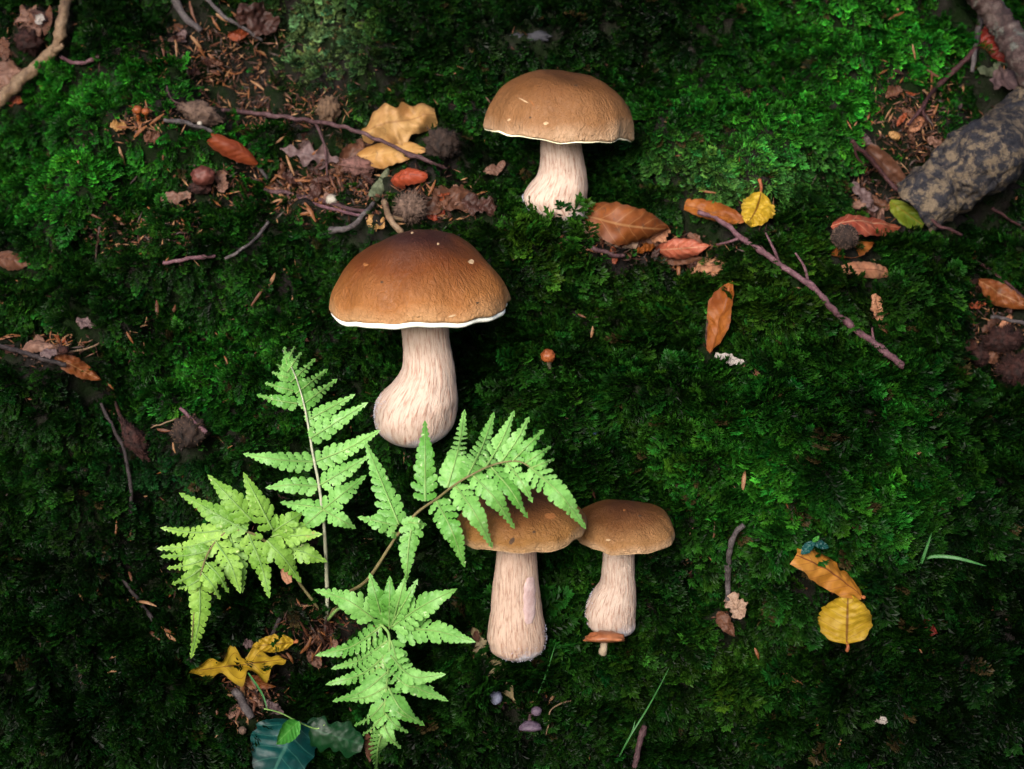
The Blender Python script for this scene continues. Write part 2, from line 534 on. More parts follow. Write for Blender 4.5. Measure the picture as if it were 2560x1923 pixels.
def feather(seed, L=0.016, pairs=6, spread=0.36, arch=0.3):
    """a drooping shoot: a stem clad in broad overlapping leaflets that end in a star"""
    g = np.random.default_rng(seed)
    lv = []
    bend = g.uniform(-.25, .25)
    def axis_pt(t):
        return np.array([bend * L * t * t, L * t, arch * L * (t - 1.3 * t * t)])
    def leaflet(p, d, ln, age_shade, wd=.21):
        per = nrm(np.cross(d, [0, 0, 1]) + g.normal(size=3) * .25)
        lv.append((p, p + d * ln, per * ln * wd, np.array([0, 0, ln * .12]), age_shade))
    for i in range(pairs):
        t = 0.10 + 0.78 * i / (pairs - 1)
        p = axis_pt(t)
        ln = L * spread * (math.sin(math.pi * (0.22 + 0.66 * t)) ** 0.7) * g.uniform(.75, 1.2)
        for sg in (-1, 1):
            an = math.radians(g.uniform(34, 60))
            d = nrm(np.array([sg * math.sin(an), math.cos(an), g.uniform(-.45, .25)]))
            age_shade = 0.15 + 0.6 * t
            leaflet(p, d, ln * .72, age_shade)
            q = p + d * ln * .42
            for s2 in (-1, 1):
                a3 = an + s2 * math.radians(g.uniform(28, 46))
                d2 = nrm(np.array([sg * math.sin(a3), math.cos(a3), g.uniform(-.2, .5)]))
                leaflet(q, d2, ln * .52, min(1, age_shade + .15), .24)
            leaflet(q, nrm(d + np.array([0, .1, .25])), ln * .62, min(1, age_shade + .25), .24)
    p = axis_pt(0.93)
    for k in range(6):                                  # the growing tip
        an = math.radians(-75 + 30 * k + g.uniform(-10, 10))
        d = nrm(np.array([math.sin(an), math.cos(an), g.uniform(-.3, .45)]))
        leaflet(p, d, L * g.uniform(.17, .27), 1.0, .24)
    return lv

def tuft(seed, L=0.0085, n=17):
    g = np.random.default_rng(seed)
    lv = []
    for k in range(n):
        d = nrm(np.array([g.normal() * .5, 1.0, g.normal() * .5]))
        base = np.array([g.normal() * L * .10, 0, g.normal() * L * .10])
        ln = L * g.uniform(.6, 1.15)
        st = base + d * ln * 0.3
        sd = nrm(np.cross(d, nrm(g.normal(size=3))))
        lv.append((st, base + d * ln, sd * ln * .075, np.zeros(3), g.uniform(.5, 1)))
        lv.append((base, st, sd * ln * .04, np.zeros(3), .2))
    return lv

def star(seed, L=0.010):
    """upright shoot with whorls of narrow leaves"""
    g = np.random.default_rng(seed)
    lv = []
    for w in range(6):
        t = w / 5
        c = np.array([0, L * (.25 + .7 * t), 0])
        for k in range(6):
            a = 2 * math.pi * (k / 6 + w * .31) + g.uniform(-.2, .2)
            el = math.radians(12 + 52 * t)
            d = np.array([math.cos(a) * math.cos(el), math.sin(el), math.sin(a) * math.cos(el)])
            ln = L * (.42 - .12 * t) * g.uniform(.8, 1.2)
            sd = nrm(np.cross(d, [0, 1, 0]))
            lv.append((c, c + d * ln, sd * ln * .15, np.array([0, ln * .06, 0]), .3 + .7 * t))
    return lv

PROTOS = [proto('moss_frond', feather(s, pairs=p, spread=sp, arch=ar)) for s, p, sp, ar in
          ((1, 6, .40, .3), (2, 7, .34, .5), (3, 5, .46, .2), (4, 6, .38, .6))]
PROTOS += [proto('moss_tuft', tuft(s)) for s in (11, 12)]
PROTOS += [proto('moss_star', star(s)) for s in (21, 22)]

# where the moss is thin: x, y, rx, ry (photograph pixels on the bank), how much of it is missing
BARE = [(560, 150, 170, 110, .97), (680, 250, 170, 70, .97), (500, 60, 90, 70, .9), (840, 130, 40, 90, .8), (900, 200, 80, 40, .6), (640, 295, 120, 22, .7), (800, 470, 210, 60, .95), (840, 380, 150, 60, .7),
        (380, 300, 90, 40, .75), (300, 590, 70, 35, .75), (1090, 510, 90, 40, .8), (1560, 590, 130, 40, .8),
        (1720, 630, 110, 45, .85), (2290, 330, 100, 110, .9), (2190, 470, 90, 80, .85), (1330, 95, 80, 30, .7), (950, 180, 60, 50, .6),
        (1790, 1420, 110, 32, .85), (800, 1560, 110, 70, .85), (620, 1720, 60, 70, .75), (2500, 850, 100, 90, .85),
        (950, 1150, 70, 30, .6), (120, 870, 110, 26, .7), (60, 90, 60, 60, .7), (2060, 1000, 40, 22, .6), (2160, 1020, 80, 20, .6),
        (640, 1090, 60, 40, .4), (1490, 1110, 40, 40, .6), (450, 1420, 180, 60, .35), (2480, 560, 110, 50, .5)]
# moss kinds by place, the darkest tone painting edge and hollow shade: x, y, rx, ry, colour (linear), strength, tuft share
G_SHADE, G_MID, G_BRIGHT, G_PALE, G_YEL, G_BLUE = ((.0020, .0100, .0012), (.0105, .052, .005), (.034, .260, .018), (.22, .38, .14), (.040, .096, .007), (.0075, .045, .011))
SORT_SHADE = [(300, 260, 210, 130, G_BRIGHT, .8, .9), (180, 420, 190, 90, G_BRIGHT, .55, .7), (800, 90, 90, 110, G_PALE, .95, .9), (60, 510, 80, 60, G_BRIGHT, .5, .7),
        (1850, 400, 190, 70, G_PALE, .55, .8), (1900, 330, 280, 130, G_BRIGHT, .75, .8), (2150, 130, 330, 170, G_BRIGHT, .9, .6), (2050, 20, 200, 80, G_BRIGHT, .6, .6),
        (1560, 60, 420, 150, G_SHADE, .8, .1), (330, 60, 160, 110, G_SHADE, .7, .2), (1150, 80, 240, 100, G_SHADE, .35, .2), (1700, 250, 130, 200, G_SHADE, .4, .3),
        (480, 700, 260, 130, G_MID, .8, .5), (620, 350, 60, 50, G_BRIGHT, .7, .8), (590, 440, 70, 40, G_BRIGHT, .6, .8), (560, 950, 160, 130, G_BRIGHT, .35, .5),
        (400, 1180, 140, 120, G_BLUE, .6, .5), (90, 1000, 190, 120, G_SHADE, .5, .0), (180, 1400, 240, 150, G_SHADE, .75, .4), (250, 1780, 380, 230, G_SHADE, .8, .0),
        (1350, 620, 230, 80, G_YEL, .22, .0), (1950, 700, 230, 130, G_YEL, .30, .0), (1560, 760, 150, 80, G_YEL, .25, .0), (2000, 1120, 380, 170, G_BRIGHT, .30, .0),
        (1700, 1100, 130, 100, G_YEL, .22, .0), (1650, 1650, 260, 190, G_YEL, .18, .0), (2480, 1600, 260, 400, G_SHADE, .9, .0), (2250, 1840, 500, 130, G_SHADE, .75, .0), (1150, 1850, 450, 120, G_SHADE, .7, .0),
        (2480, 950, 160, 300, G_SHADE, .55, .0), (1100, 1500, 130, 200, G_SHADE, .5, .1), (640, 1520, 240, 140, G_SHADE, .6, .3), (950, 1290, 170, 120, G_SHADE, .6, .2), (1190, 850, 70, 180, G_SHADE, .7, .1), (1540, 1120, 90, 70, G_SHADE, .8, .1), (1640, 960, 60, 110, G_SHADE, .55, .1), (2090, 1010, 140, 40, G_SHADE, .7, .1), (1250, 700, 160, 50, G_SHADE, .4, .1)]

def gauss(px, py, b):
    return np.exp(-((px - b[0]) / b[2]) ** 2 - ((py - b[1]) / b[3]) ** 2)

FP_N, FP_U, FP_V = 0.002, 0.62, 0.56
FOOTTHIN = np.zeros((int(2 * FP_V / FP_N), int(2 * FP_U / FP_N)), bool)
FOOTPRINT = np.zeros((int(2 * FP_V / FP_N), int(2 * FP_U / FP_N)), bool)
def press(V, near=None, thin=False):
    """moss does not stand up through what lies on it: note the cells under the points V"""
    V = np.asarray(V, float)
    u, v = V @ RIGHT, V @ EV
    if near is not None:
        k = (V @ EN - height(u, v)) < near
        u, v = u[k], v[k]
    a, b = ((v + FP_V) / FP_N).astype(int), ((u + FP_U) / FP_N).astype(int)
    ok = (a >= 0) & (b >= 0) & (a < FOOTPRINT.shape[0]) & (b < FOOTPRINT.shape[1])
    (FOOTTHIN if thin else FOOTPRINT)[a[ok], b[ok]] = True

def build_moss(n):
    fp = FOOTPRINT.copy()
    for da, db in ((1, 0), (-1, 0), (0, 1), (0, -1)):
        fp |= np.roll(FOOTPRINT, (da, db), (0, 1))
    fp |= FOOTTHIN
    up = fp.copy()
    for k in range(1, 5):                                 # shoots just uphill hang down over the thing: shorter there
        up |= np.roll(fp, k, 0)
    up |= np.roll(fp, 1, 1) | np.roll(fp, -1, 1)
    u = rng.uniform(-0.53, 0.53, n); v = rng.uniform(-0.41, 0.47, n)
    P = gpoint(u, v)
    px, py = to_px(P)
    wav = W_TINT(u, v)
    keep = np.ones(n)
    for b in BARE:
        keep *= 1 - b[4] * np.clip(gauss(px, py, b) * (1.25 + .35 * wav), 0, 1)
    tu = W_TUFT(u, v)
    ca, cb = np.clip(((v + FP_V) / FP_N).astype(int), 0, fp.shape[0] - 1), np.clip(((u + FP_U) / FP_N).astype(int), 0, fp.shape[1] - 1)
    keep = np.where(fp[ca, cb], keep * .15, keep)
    short = np.where(up[ca, cb], rng.uniform(.35, .8, n), 1.0)
    sel = rng.uniform(0, 1, n) < keep * np.clip(0.78 + 0.30 * tu, .25, 1)
    u, v, P, px, py, wav, tu, short = (a[sel] for a in (u, v, P, px, py, wav, tu, short))
    n = len(u)
    nor = gnormal(u, v)
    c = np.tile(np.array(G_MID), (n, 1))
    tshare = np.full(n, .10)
    for b in SORT_SHADE:
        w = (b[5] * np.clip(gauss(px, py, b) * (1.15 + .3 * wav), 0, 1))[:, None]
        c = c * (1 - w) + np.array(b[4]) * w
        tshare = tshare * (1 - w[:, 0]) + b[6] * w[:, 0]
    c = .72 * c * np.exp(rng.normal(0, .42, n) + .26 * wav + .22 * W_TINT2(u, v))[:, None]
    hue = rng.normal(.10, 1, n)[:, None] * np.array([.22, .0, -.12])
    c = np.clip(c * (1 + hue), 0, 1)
    dead = rng.uniform(0, 1, n) < .012
    c[dead] = np.array([.045, .032, .012])
    r = rng.uniform(0, 1, n)
    var = np.where(r < tshare, rng.integers(4, 6, n), np.where(rng.uniform(0, 1, n) < .16, rng.integers(6, 8, n), rng.integers(0, 4, n)))
    down = nrm(-EV + 0 * nor)
    down = nrm(down - (down * nor).sum(-1, keepdims=True) * nor)
    jit = rng.normal(size=(n, 3))
    hang = np.where(var >= 4, .15, .72)[:, None]
    swirl = W_MID(u + .3, v)[:, None] * RIGHT * .45
    near = np.full(n, 1.0)
    for b_ in (BASES[0], BASES[2]):                                       # round the feet of the boletes it grows up against the stem
        dist = np.linalg.norm(P - b_, axis=1)
        near = np.minimum(near, np.clip((dist - .018) / .022, 0, 1))
    hang = hang * near[:, None] - .9 * (1 - near[:, None])
    d = nrm(nor * np.where(var >= 4, 1.0, .78)[:, None] + down * hang + jit * .30 + swirl * hang)
    f = nor + jit[:, ::-1] * .25 + nrm(CAM - P) * .35
    f = nrm(f - (f * d).sum(-1, keepdims=True) * d)
    x = np.cross(d, f)
    ry = -np.arcsin(np.clip(x[:, 2], -1, 1))
    rx = np.arctan2(d[:, 2], f[:, 2])
    rz = np.arctan2(x[:, 1], x[:, 0])
    scl = rng.uniform(.34, .76, n) * (1 + .22 * tu)
    sm = 1 / (1 + np.exp(-(px - 1250) / 150)) / (1 + np.exp(-(py - 560) / 60)) + .8 / (1 + np.exp(-(py - 1550) / 60)) * (px < 1250)
    scl *= np.where(var >= 4, .85, 1.0) * short * (1 + .55 * sm) * (1.55 - .55 * near)
    me = bpy.data.meshes.new('moss')
    me.from_pydata((P + nor * rng.uniform(-.002, .0015, n)[:, None]).tolist(), [], [])
    a = me.attributes.new('rot', 'FLOAT_VECTOR', 'POINT'); a.data.foreach_set('vector', np.stack([rx, ry, rz], 1).astype(np.float32).ravel())
    a = me.attributes.new('scl', 'FLOAT', 'POINT'); a.data.foreach_set('value', scl.astype(np.float32))
    a = me.attributes.new('variant', 'INT', 'POINT'); a.data.foreach_set('value', var.astype(np.int32))
    a = me.attributes.new('tint', 'FLOAT_COLOR', 'POINT'); a.data.foreach_set('color', np.concatenate([c, np.ones((n, 1))], 1).astype(np.float32).ravel())
    o = bpy.data.objects.new('moss', me)
    COL.objects.link(o)
    ng = bpy.data.node_groups.new('moss_scatter', 'GeometryNodeTree')
    ng.interface.new_socket('Geometry', in_out='INPUT', socket_type='NodeSocketGeometry')
    ng.interface.new_socket('Geometry', in_out='OUTPUT', socket_type='NodeSocketGeometry')
    gi, go = ng.nodes.new('NodeGroupInput'), ng.nodes.new('NodeGroupOutput')
    iop = ng.nodes.new('GeometryNodeInstanceOnPoints')
    join = ng.nodes.new('GeometryNodeGeometryToInstance')
    for p in reversed(PROTOS):
        oi = ng.nodes.new('GeometryNodeObjectInfo')
        oi.inputs['Object'].default_value = p
        oi.inputs['As Instance'].default_value = False
        ng.links.new(oi.outputs['Geometry'], join.inputs[0])
    def named(nm, typ):
        x = ng.nodes.new('GeometryNodeInputNamedAttribute'); x.data_type = typ
        x.inputs['Name'].default_value = nm
        return x.outputs['Attribute']
    e2r = ng.nodes.new('FunctionNodeEulerToRotation')
    ng.links.new(named('rot', 'FLOAT_VECTOR'), e2r.inputs[0])
    ng.links.new(gi.outputs[0], iop.inputs['Points'])
    ng.links.new(join.outputs[0], iop.inputs['Instance'])
    iop.inputs['Pick Instance'].default_value = True
    ng.links.new(named('variant', 'INT'), iop.inputs['Instance Index'])
    ng.links.new(e2r.outputs[0], iop.inputs['Rotation'])
    ng.links.new(named('scl', 'FLOAT'), iop.inputs['Scale'])
    ng.links.new(iop.outputs[0], go.inputs[0])
    md = o.modifiers.new('scatter', 'NODES'); md.node_group = ng
    tag(o, 'deep green feathery moss covering the whole bank', 'moss', kind='stuff')
    return o

# ------------------------------------------------------------------ added tree, unseen behind the viewer, shaped to darken the bank's edges
def beech():
    g = np.random.default_rng(90)
    D = 1.35
    sd = np.array(sdir)
    base = np.array([1.9, -2.3, -1.6])
    root = empty('shade_tree', base)
    tag(root, 'added unseen tree shaped to shade the edges of the bank', 'tree')
    bark = mat_plain('shade_tree_bark', (.05, .05, .045), (.10, .10, .09), 30, .8)
    lm = mat_plain('shade_tree_foliage', (.03, .07, .012), (.06, .12, .02), 20, .5)
    def shade_limb(name, pts, r0, r1, parent):
        S = spline(pts, 30)
        V, F = tube_geo(S, np.linspace(r0, r1, 30), 10, .08, 5)
        return mesh_obj(name, V, F, bark, parent, origin=S[0])
    shade_limb('shade_trunk', [base, base + [-.1, .1, .9], base + [-.25, .3, 1.9], base + [-.5, .5, 2.9]], .06, .035, root)
    cc = EV * .02 + sd * D
    for a in np.linspace(0, 2 * math.pi, 9)[:-1]:
        e = cc + RIGHT * math.cos(a) * .75 + EV * math.sin(a) * .65
        shade_limb('shade_limb', [base + [-.3, .35, 2.2], (base + [-.3, .35, 2.2]) * .4 + e * .6 + [0, -.1, .15], e], .014, .005, root)
    V, F = [], []
    n = 0
    while n < 5200:
        u, v = g.uniform(-1.3, 1.3), g.uniform(-1.1, 1.0)
        # the gap, shaped so that only the edges darken: wide at the height of the boletes, running up the bank, narrow below
        d = math.hypot(u / .47, (v - .05) / (.52 if v > .05 else .40))
        if g.uniform() > np.clip((d - .86) / .30, 0, 1): continue
        p = u * RIGHT + v * EV + sd * (D + g.normal() * .10)
        n_ = nrm(sd + g.normal(size=3) * .5); a = nrm(np.cross(n_, g.normal(size=3))); b = np.cross(n_, a)
        L, W = g.uniform(.025, .045), g.uniform(.014, .024)
        k = len(V)
        V += [p - a * L, p + b * W + n_ * .004, p + a * L, p - b * W + n_ * .004]
        F += [(k, k + 1, k + 2), (k, k + 2, k + 3)]
        n += 1
    cr = mesh_obj('crown', V, F, lm, root, origin=cc, smooth=False)  # unseen foliage added to block light round the edges
    cr['kind'] = 'stuff'
beech()  # adds the unseen tree that shades the bank's edges

# ------------------------------------------------------------------ boletes
COS, SIN = math.cos(PITCH), math.sin(PITCH)
CAPS, BASES = [], []
def bolete(label, base, lift, rows, foot, cap, mats, seed, lean=0.0, roll=0.0, name='bolete_mushroom', pore_drop=.10, wav=.018, scar=None, fuzz=()):
    """rows: (y, left, right) of the stem from the top down to its widest place; foot: y of its lowest edge;
    cap: (x, y of the rim's middle, radius, height, power) - all in photograph pixels"""
    bx, by = base
    B = at(np.array(float(bx)), np.array(float(by)), lift)
    m = mpx(B)
    root = empty(name, B)
    m0 = m
    BASES.append(at(np.array(float(bx)), np.array(float(by)), 0.0))
    def loc(x, y):
        r_ = ray(np.array(float(x)), np.array(float(y)))
        q_ = CAM + r_ * ((B[1] - CAM[1]) / r_[1]) - B
        return np.array([q_[0], 0, q_[2]])
    # stem
    rows = np.array(rows, float)
    yy = rows[:, 0]; cx = (rows[:, 1] + rows[:, 2]) / 2; rr = (rows[:, 2] - rows[:, 1]) / 2
    ys = np.linspace(yy[0], yy[-1], 56)
    S = spline(np.stack([yy, cx, rr], 1), 90)
    cxs, rs = np.interp(ys, S[:, 0], S[:, 1]), np.interp(ys, S[:, 0], S[:, 2])
    rl = rs[-1]
    cvert = math.sqrt(max((foot - yy[-1]) ** 2 - (rl * SIN) ** 2, 25))
    th = np.linspace(0, math.pi / 2, 16)[1:]
    ys2 = yy[-1] + cvert * np.sin(th); rs2 = rl * np.cos(th) ** .9
    cxs2 = np.full(len(th), cxs[-1]) + (bx - cxs[-1]) * np.sin(th)
    Y, X, R = np.concatenate([ys, ys2]), np.concatenate([cxs, cxs2]), np.maximum(np.concatenate([rs, rs2]), .5)
    nc = 72
    w1, w2 = Waves3(seed, .03), Waves3(seed + 1, .009)
    V, UVc = [], []
    tot = Y[-1] - Y[0]
    for y, x, r in zip(Y, X, R):
        c = loc(x, y); m = mpx(B + c)
        for j in range(nc):
            a = 2 * math.pi * j / nc + math.pi / 2
            d = np.array([math.cos(a), math.sin(a), 0])
            p = c + d * r * m
            rib = math.sin(a * 19 + 2.2 * w1(p[None])[0]) * .006 + math.sin(a * 33 + 3 * w2(p[None])[0]) * .004
            V.append(B + c + d * r * m * (1 + .022 * w1(p[None])[0] + .008 * w2(p[None])[0] + rib))
            UVc.append((j / nc, (y - Y[0]) / tot))
    press(V, .003, True)
    st = mesh_obj('stem', V, grid_faces(len(Y), nc, True), mats[1], root, origin=B, uv=UVc)
    g = np.random.default_rng(seed + 9)
    m = m0
    if fuzz:
        FV, FF = [], []
        for y0, y1, a0, a1, n_h in fuzz:
            for _ in range(n_h):
                y = g.uniform(y0, y1); a = (a0 + a1) / 2 + (a1 - a0) / 2 * np.clip(g.normal() * .5, -1, 1)
                xc, r = np.interp(y, Y, X), np.interp(y, Y, R)
                d = np.array([math.cos(a), math.sin(a), 0])
                p = B + loc(xc, y) + d * r * m * 1.0
                out = nrm(d + g.normal(size=3) * .45 + np.array([0, 0, -.25])); sd = nrm(np.cross(out, g.normal(size=3)))
                ln = m * g.uniform(1.5, 5); w = m * .7
                q = len(FV)
                FV += [p + sd * w, p - sd * w, p + out * ln]
                FF.append((q, q + 1, q + 2))
        fz = mesh_obj('mycelium', FV, FF, myc_mat, root, origin=B)
        fz['kind'] = 'stuff'
    if scar:
        x0, x1, y0, y1 = scar
        V, UVs = [], []
        for i in range(16):
            y = y0 + (y1 - y0) * i / 15
            xc, r = np.interp(y, Y, X), np.interp(y, Y, R)
            for j in range(7):
                x = x0 + (x1 - x0) * (.5 + (j / 6 - .5) * (1 - .55 * abs(i / 7.5 - 1) ** 4)) + 1.5 * math.sin(i * 1.7 + j)
                q = np.clip((x - xc) / r, -.98, .98)
                e = 1.035 if 0 < i < 15 and 0 < j < 6 else 1.0
                V.append(B + loc(xc, y) + np.array([q, -math.sqrt(1 - q * q), 0]) * r * m * e)
        mesh_obj('scar', V, grid_faces(16, 7), scar_mat, root, origin=B)
    # cap
    qx, qy, CR, CH, pw = cap
    C0 = B + loc(qx, qy)
    m = mpx(C0)
    CRm, CHm = CR * m, CH * m
    rot = Matrix.Rotation(roll, 3, 'Y') @ Matrix.Rotation(lean, 3, 'X')
    rot = np.array(rot)
    nc = 96
    prof = [(math.sin(s * math.pi / 2), max(math.cos(s * math.pi / 2), 0) ** pw, s) for s in np.linspace(0.0, 1.0, 46)]
    prof = [(max(r, .004), h * 1.0, s * .97) for r, h, s in prof]
    prof += [(1.004, -.020 * CR / CH, .98), (.998, -.042 * CR / CH, .99), (.978, -.058 * CR / CH, 1.0), (.94, -.05 * CR / CH, 1.0)]
    g = np.random.default_rng(seed)
    ph = g.uniform(0, 6.28, 6)
    wc, wf = Waves3(seed + 5, .045), Waves3(seed + 6, .011)
    def rimwave(a, k):
        return 1 + wav * k * (math.sin(3 * a + ph[0]) + .8 * math.sin(5 * a + ph[1]) + .5 * math.sin(11 * a + ph[2]) + .35 * math.sin(19 * a + ph[4]))
    def rimz(a, k):
        return CRm * wav * 1.3 * k * (math.sin(2 * a + ph[3]) + .7 * math.sin(4 * a + ph[4]) + .5 * math.sin(9 * a + ph[5]) + .3 * math.sin(17 * a + ph[1]))
    def ringmesh(profile, bumpy=True):
        V, UVc = [], []
        for r, h, s in profile:
            for j in range(nc):
                a = 2 * math.pi * j / nc
                k = min(1, r) ** 3
                q = np.array([math.cos(a) * r * CRm * rimwave(a, k), math.sin(a) * r * CRm * rimwave(a, k), h * CHm + rimz(a, k)])
                if bumpy:
                    n_ = nrm(q + np.array([0, 0, CHm * .4]))
                    q = q + n_ * CRm * (.020 * wc(q[None])[0] * min(1, 1.2 - .3 * k) + .0028 * wf(q[None])[0])
                V.append(C0 + rot @ q); UVc.append((j / nc, s))
        return V, UVc
    V, UVc = ringmesh(prof)
    cp = mesh_obj('cap', V, grid_faces(len(prof), nc, True), mats[0], root, origin=C0, uv=UVc)
    CAPS.append((root, C0, np.array(V), grid_faces(len(prof), nc, True)))
    k = CR / CH
    d_ = pore_drop
    under = [(.972, -.040 * k, 0), (.985, -(.05 + .15 * d_) * k, .05), (.990, -(.05 + .40 * d_) * k, .1), (.975, -(.045 + .70 * d_) * k, .15), (.93, -(.02 + .95 * d_) * k, .2), (.85, -1.05 * d_ * k, .3), (.70, -1.02 * d_ * k, .4), (.5, -d_ * .9 * k, .6), (.3, -d_ * .5 * k, .8), (.12, .02 * k, 1)]
    V, UVc = ringmesh(under, False)
    mesh_obj('pore_layer', V, grid_faces(len(under), nc, True), mats[2], root, origin=C0, uv=UVc)
    tag(root, label, 'mushroom', 'boletes growing on the mossy bank' if name == 'bolete_mushroom' else None)
    return root, B, m

PALE, STREAK, FOOT = tuple(x * .60 for x in lin((226, 202, 184))), tuple(x * .56 for x in lin((166, 114, 90))), tuple(x * .66 for x in lin((206, 204, 212)))
pore = mat_plain('pore_white', lin((218, 222, 210)), lin((236, 236, 224)), 260, .75, .25)
pore_t = mat_plain('pore_tan', (.24, .15, .075), (.30, .20, .11), 260, .75, .25)
pore_y = mat_plain('pore_cream', lin((206, 202, 166)), lin((228, 222, 196)), 260, .75, .25)
stemA = mat_stem('stem_pink_cream', PALE, STREAK, FOOT, .86)
stemB = mat_stem('stem_streaked', tuple(x * .60 for x in lin((228, 198, 176))), tuple(x * .56 for x in lin((156, 104, 78))), FOOT, .92)
myc_mat = mat_plain('mycelium_white', lin((160, 160, 178)), lin((184, 184, 198)), 220, .9, .2)
scar_mat = mat_plain('scar_lilac', tuple(x * .7 for x in lin((186, 156, 152))), tuple(x * .7 for x in lin((208, 182, 178))), 220, .7, .5)
capA = mat_cap('cap_tan', (.062, .024, .0075), (.122, .049, .014), (.185, .085, .030), (.34, .22, .13), .30)
capB = mat_cap('cap_dark_crown', (.027, .0078, .0050), (.102, .026, .0022), (.225, .088, .022), (.36, .20, .09), .22, (.20, .50, .80))
capC = mat_cap('cap_russet', (.050, .015, .0050), (.112, .041, .009), (.19, .088, .021), (.32, .20, .10), .35)
capD = mat_cap('cap_fawn', (.054, .019, .0065), (.114, .044, .011), (.24, .120, .042), (.36, .23, .13), .30)

bolete('tan domed bolete highest on the bank with plump curved stem', (1415, 548), .004,
       [(300, 1356, 1444), (345, 1352, 1450), (400, 1349, 1461), (440, 1340, 1467), (468, 1318, 1469), (490, 1307, 1468), (508, 1312, 1467)], 562,
       (1398, 322, 186, 142, .90), (capA, stemA, pore_y), 31, lean=math.radians(-4), roll=math.radians(5.2), pore_drop=.035, fuzz=[(488, 525, 2.5, 3.8, 220)])
bolete('largest bolete with dark chestnut crown and white pore rim', (1032, 1100), .009,
       [(790, 1004, 1120), (830, 1004, 1123), (880, 1008, 1130), (920, 1004, 1138), (950, 985, 1142), (980, 960, 1144), (1005, 942, 1145), (1028, 936, 1143)], 1117,
       (1053, 748, 222, 174, 1.32), (capB, stemA, pore), 37, roll=math.radians(-1.8), lean=math.radians(-1), pore_drop=.09, fuzz=[(985, 1090, 2.6, 3.7, 420)])
bolete('flat brown capped bolete half hidden under the fern frond', (1293, 1636), .024,
       [(1350, 1243, 1341), (1385, 1241, 1343), (1450, 1235, 1348), (1520, 1228, 1353), (1560, 1221, 1362), (1590, 1219, 1366), (1606, 1223, 1364)], 1648,
       (1303, 1313, 162, 80, 1.05), (capC, stemB, pore_t), 43, roll=math.radians(-3.5), pore_drop=.02, scar=(1308, 1338, 1425, 1535), fuzz=[(1585, 1640, -2.9, -.2, 170), (1560, 1625, -.5, .5, 110)])
bolete('smaller fawn bolete touching its neighbour on the right', (1540, 1580), .015,
       [(1350, 1511, 1583), (1385, 1508, 1586), (1450, 1500, 1589), (1480, 1482, 1590), (1510, 1467, 1591), (1535, 1463, 1590), (1552, 1466, 1588)], 1590,
       (1557, 1327, 131, 68, 1.0), (capD, stemA, pore_t), 47, pore_drop=.02, fuzz=[(1480, 1572, 2.5, 3.9, 200)])

# old scars and bites on the caps
from mathutils.bvhtree import BVHTree
SCAR_M = [mat_plain('scar_pale', (.30, .19, .10), (.42, .30, .18), 400, .8, .4), mat_plain('scar_dark', (.030, .016, .008), (.06, .03, .014), 400, .8, .4), mat_plain('scar_rust', (.16, .055, .014), (.22, .085, .024), 400, .7, .4)]
def cap_scar(ci, px, py, rx, ry, mi, ang=0.0):
    root, C0, V, F = CAPS[ci]
    tree = BVHTree.FromPolygons([tuple(v) for v in V], F)
    g = np.random.default_rng(int(px + py))
    d0 = nrm(ray(np.array(float(px)), np.array(float(py))))
    P, n, _, _ = tree.ray_cast(Vector(CAM), Vector(d0))
    if P is None: return
    pts = [np.array(P) - d0 * .0004]
    K = 12
    for k in range(K):
        a = 2 * math.pi * k / K
        x, y = math.cos(a) * rx * g.uniform(.6, 1.1), math.sin(a) * ry * g.uniform(.6, 1.1)
        q, w = px + x * math.cos(ang) - y * math.sin(ang), py + x * math.sin(ang) + y * math.cos(ang)
        d = nrm(ray(np.array(float(q)), np.array(float(w))))
        h = tree.ray_cast(Vector(CAM), Vector(d))[0]
        if h is None: return
        pts.append(np.array(h) - d * .00015)
    mesh_obj('scar', pts, [(0, 1 + k, 1 + (k + 1) % K) for k in range(K)], SCAR_M[mi], root, origin=pts[0])
for a in [(1, 1178, 655, 9, 7, 0), (1, 1030, 582, 5, 3, 0), (1, 914, 662, 7, 5, 2), (1, 1193, 757, 5, 3, 1), (1, 1095, 610, 4, 3, 0), (1, 955, 706, 5, 3, 1), (1, 935, 610, 4, 3, 2), (1, 1130, 790, 10, 3, 0, -.2),
          (0, 1325, 294, 4, 3, 1), (0, 1365, 308, 8, 5, 0), (0, 1310, 252, 16, 2, 0, .5), (0, 1330, 258, 12, 2, 2, .9), (0, 1272, 300, 6, 3, 0, -.6), (0, 1440, 214, 5, 3, 1),
          (2, 1450, 1292, 5, 12, 0, -.4), (2, 1279, 1353, 7, 10, 1, .5), (2, 1375, 1290, 16, 9, 2), (2, 1335, 1330, 5, 4, 1), (3, 1600, 1290, 5, 3, 1), (3, 1520, 1350, 6, 3, 0), (3, 1560, 1275, 4, 3, 2)]:
    cap_scar(*a)

# ------------------------------------------------------------------ fern
F_GREEN = mat_fern('fern_green', (.10, .30, .045), (.23, .49, .125), (.55, .66, .38))
F_YELLOW = mat_fern('fern_yellow_green', (.14, .31, .038), (.28, .48, .085), (.56, .62, .30))
F_RIB = mat_plain('fern_rib', (.12, .24, .06), (.20, .32, .09), 200, .55)
F_STALK = mat_plain('fern_stalk', (.23, .25, .17), (.34, .34, .24), 160, .6)
F_STALKB = mat_plain('fern_stalk_brown', (.10, .085, .035), (.17, .14, .06), 160, .6)

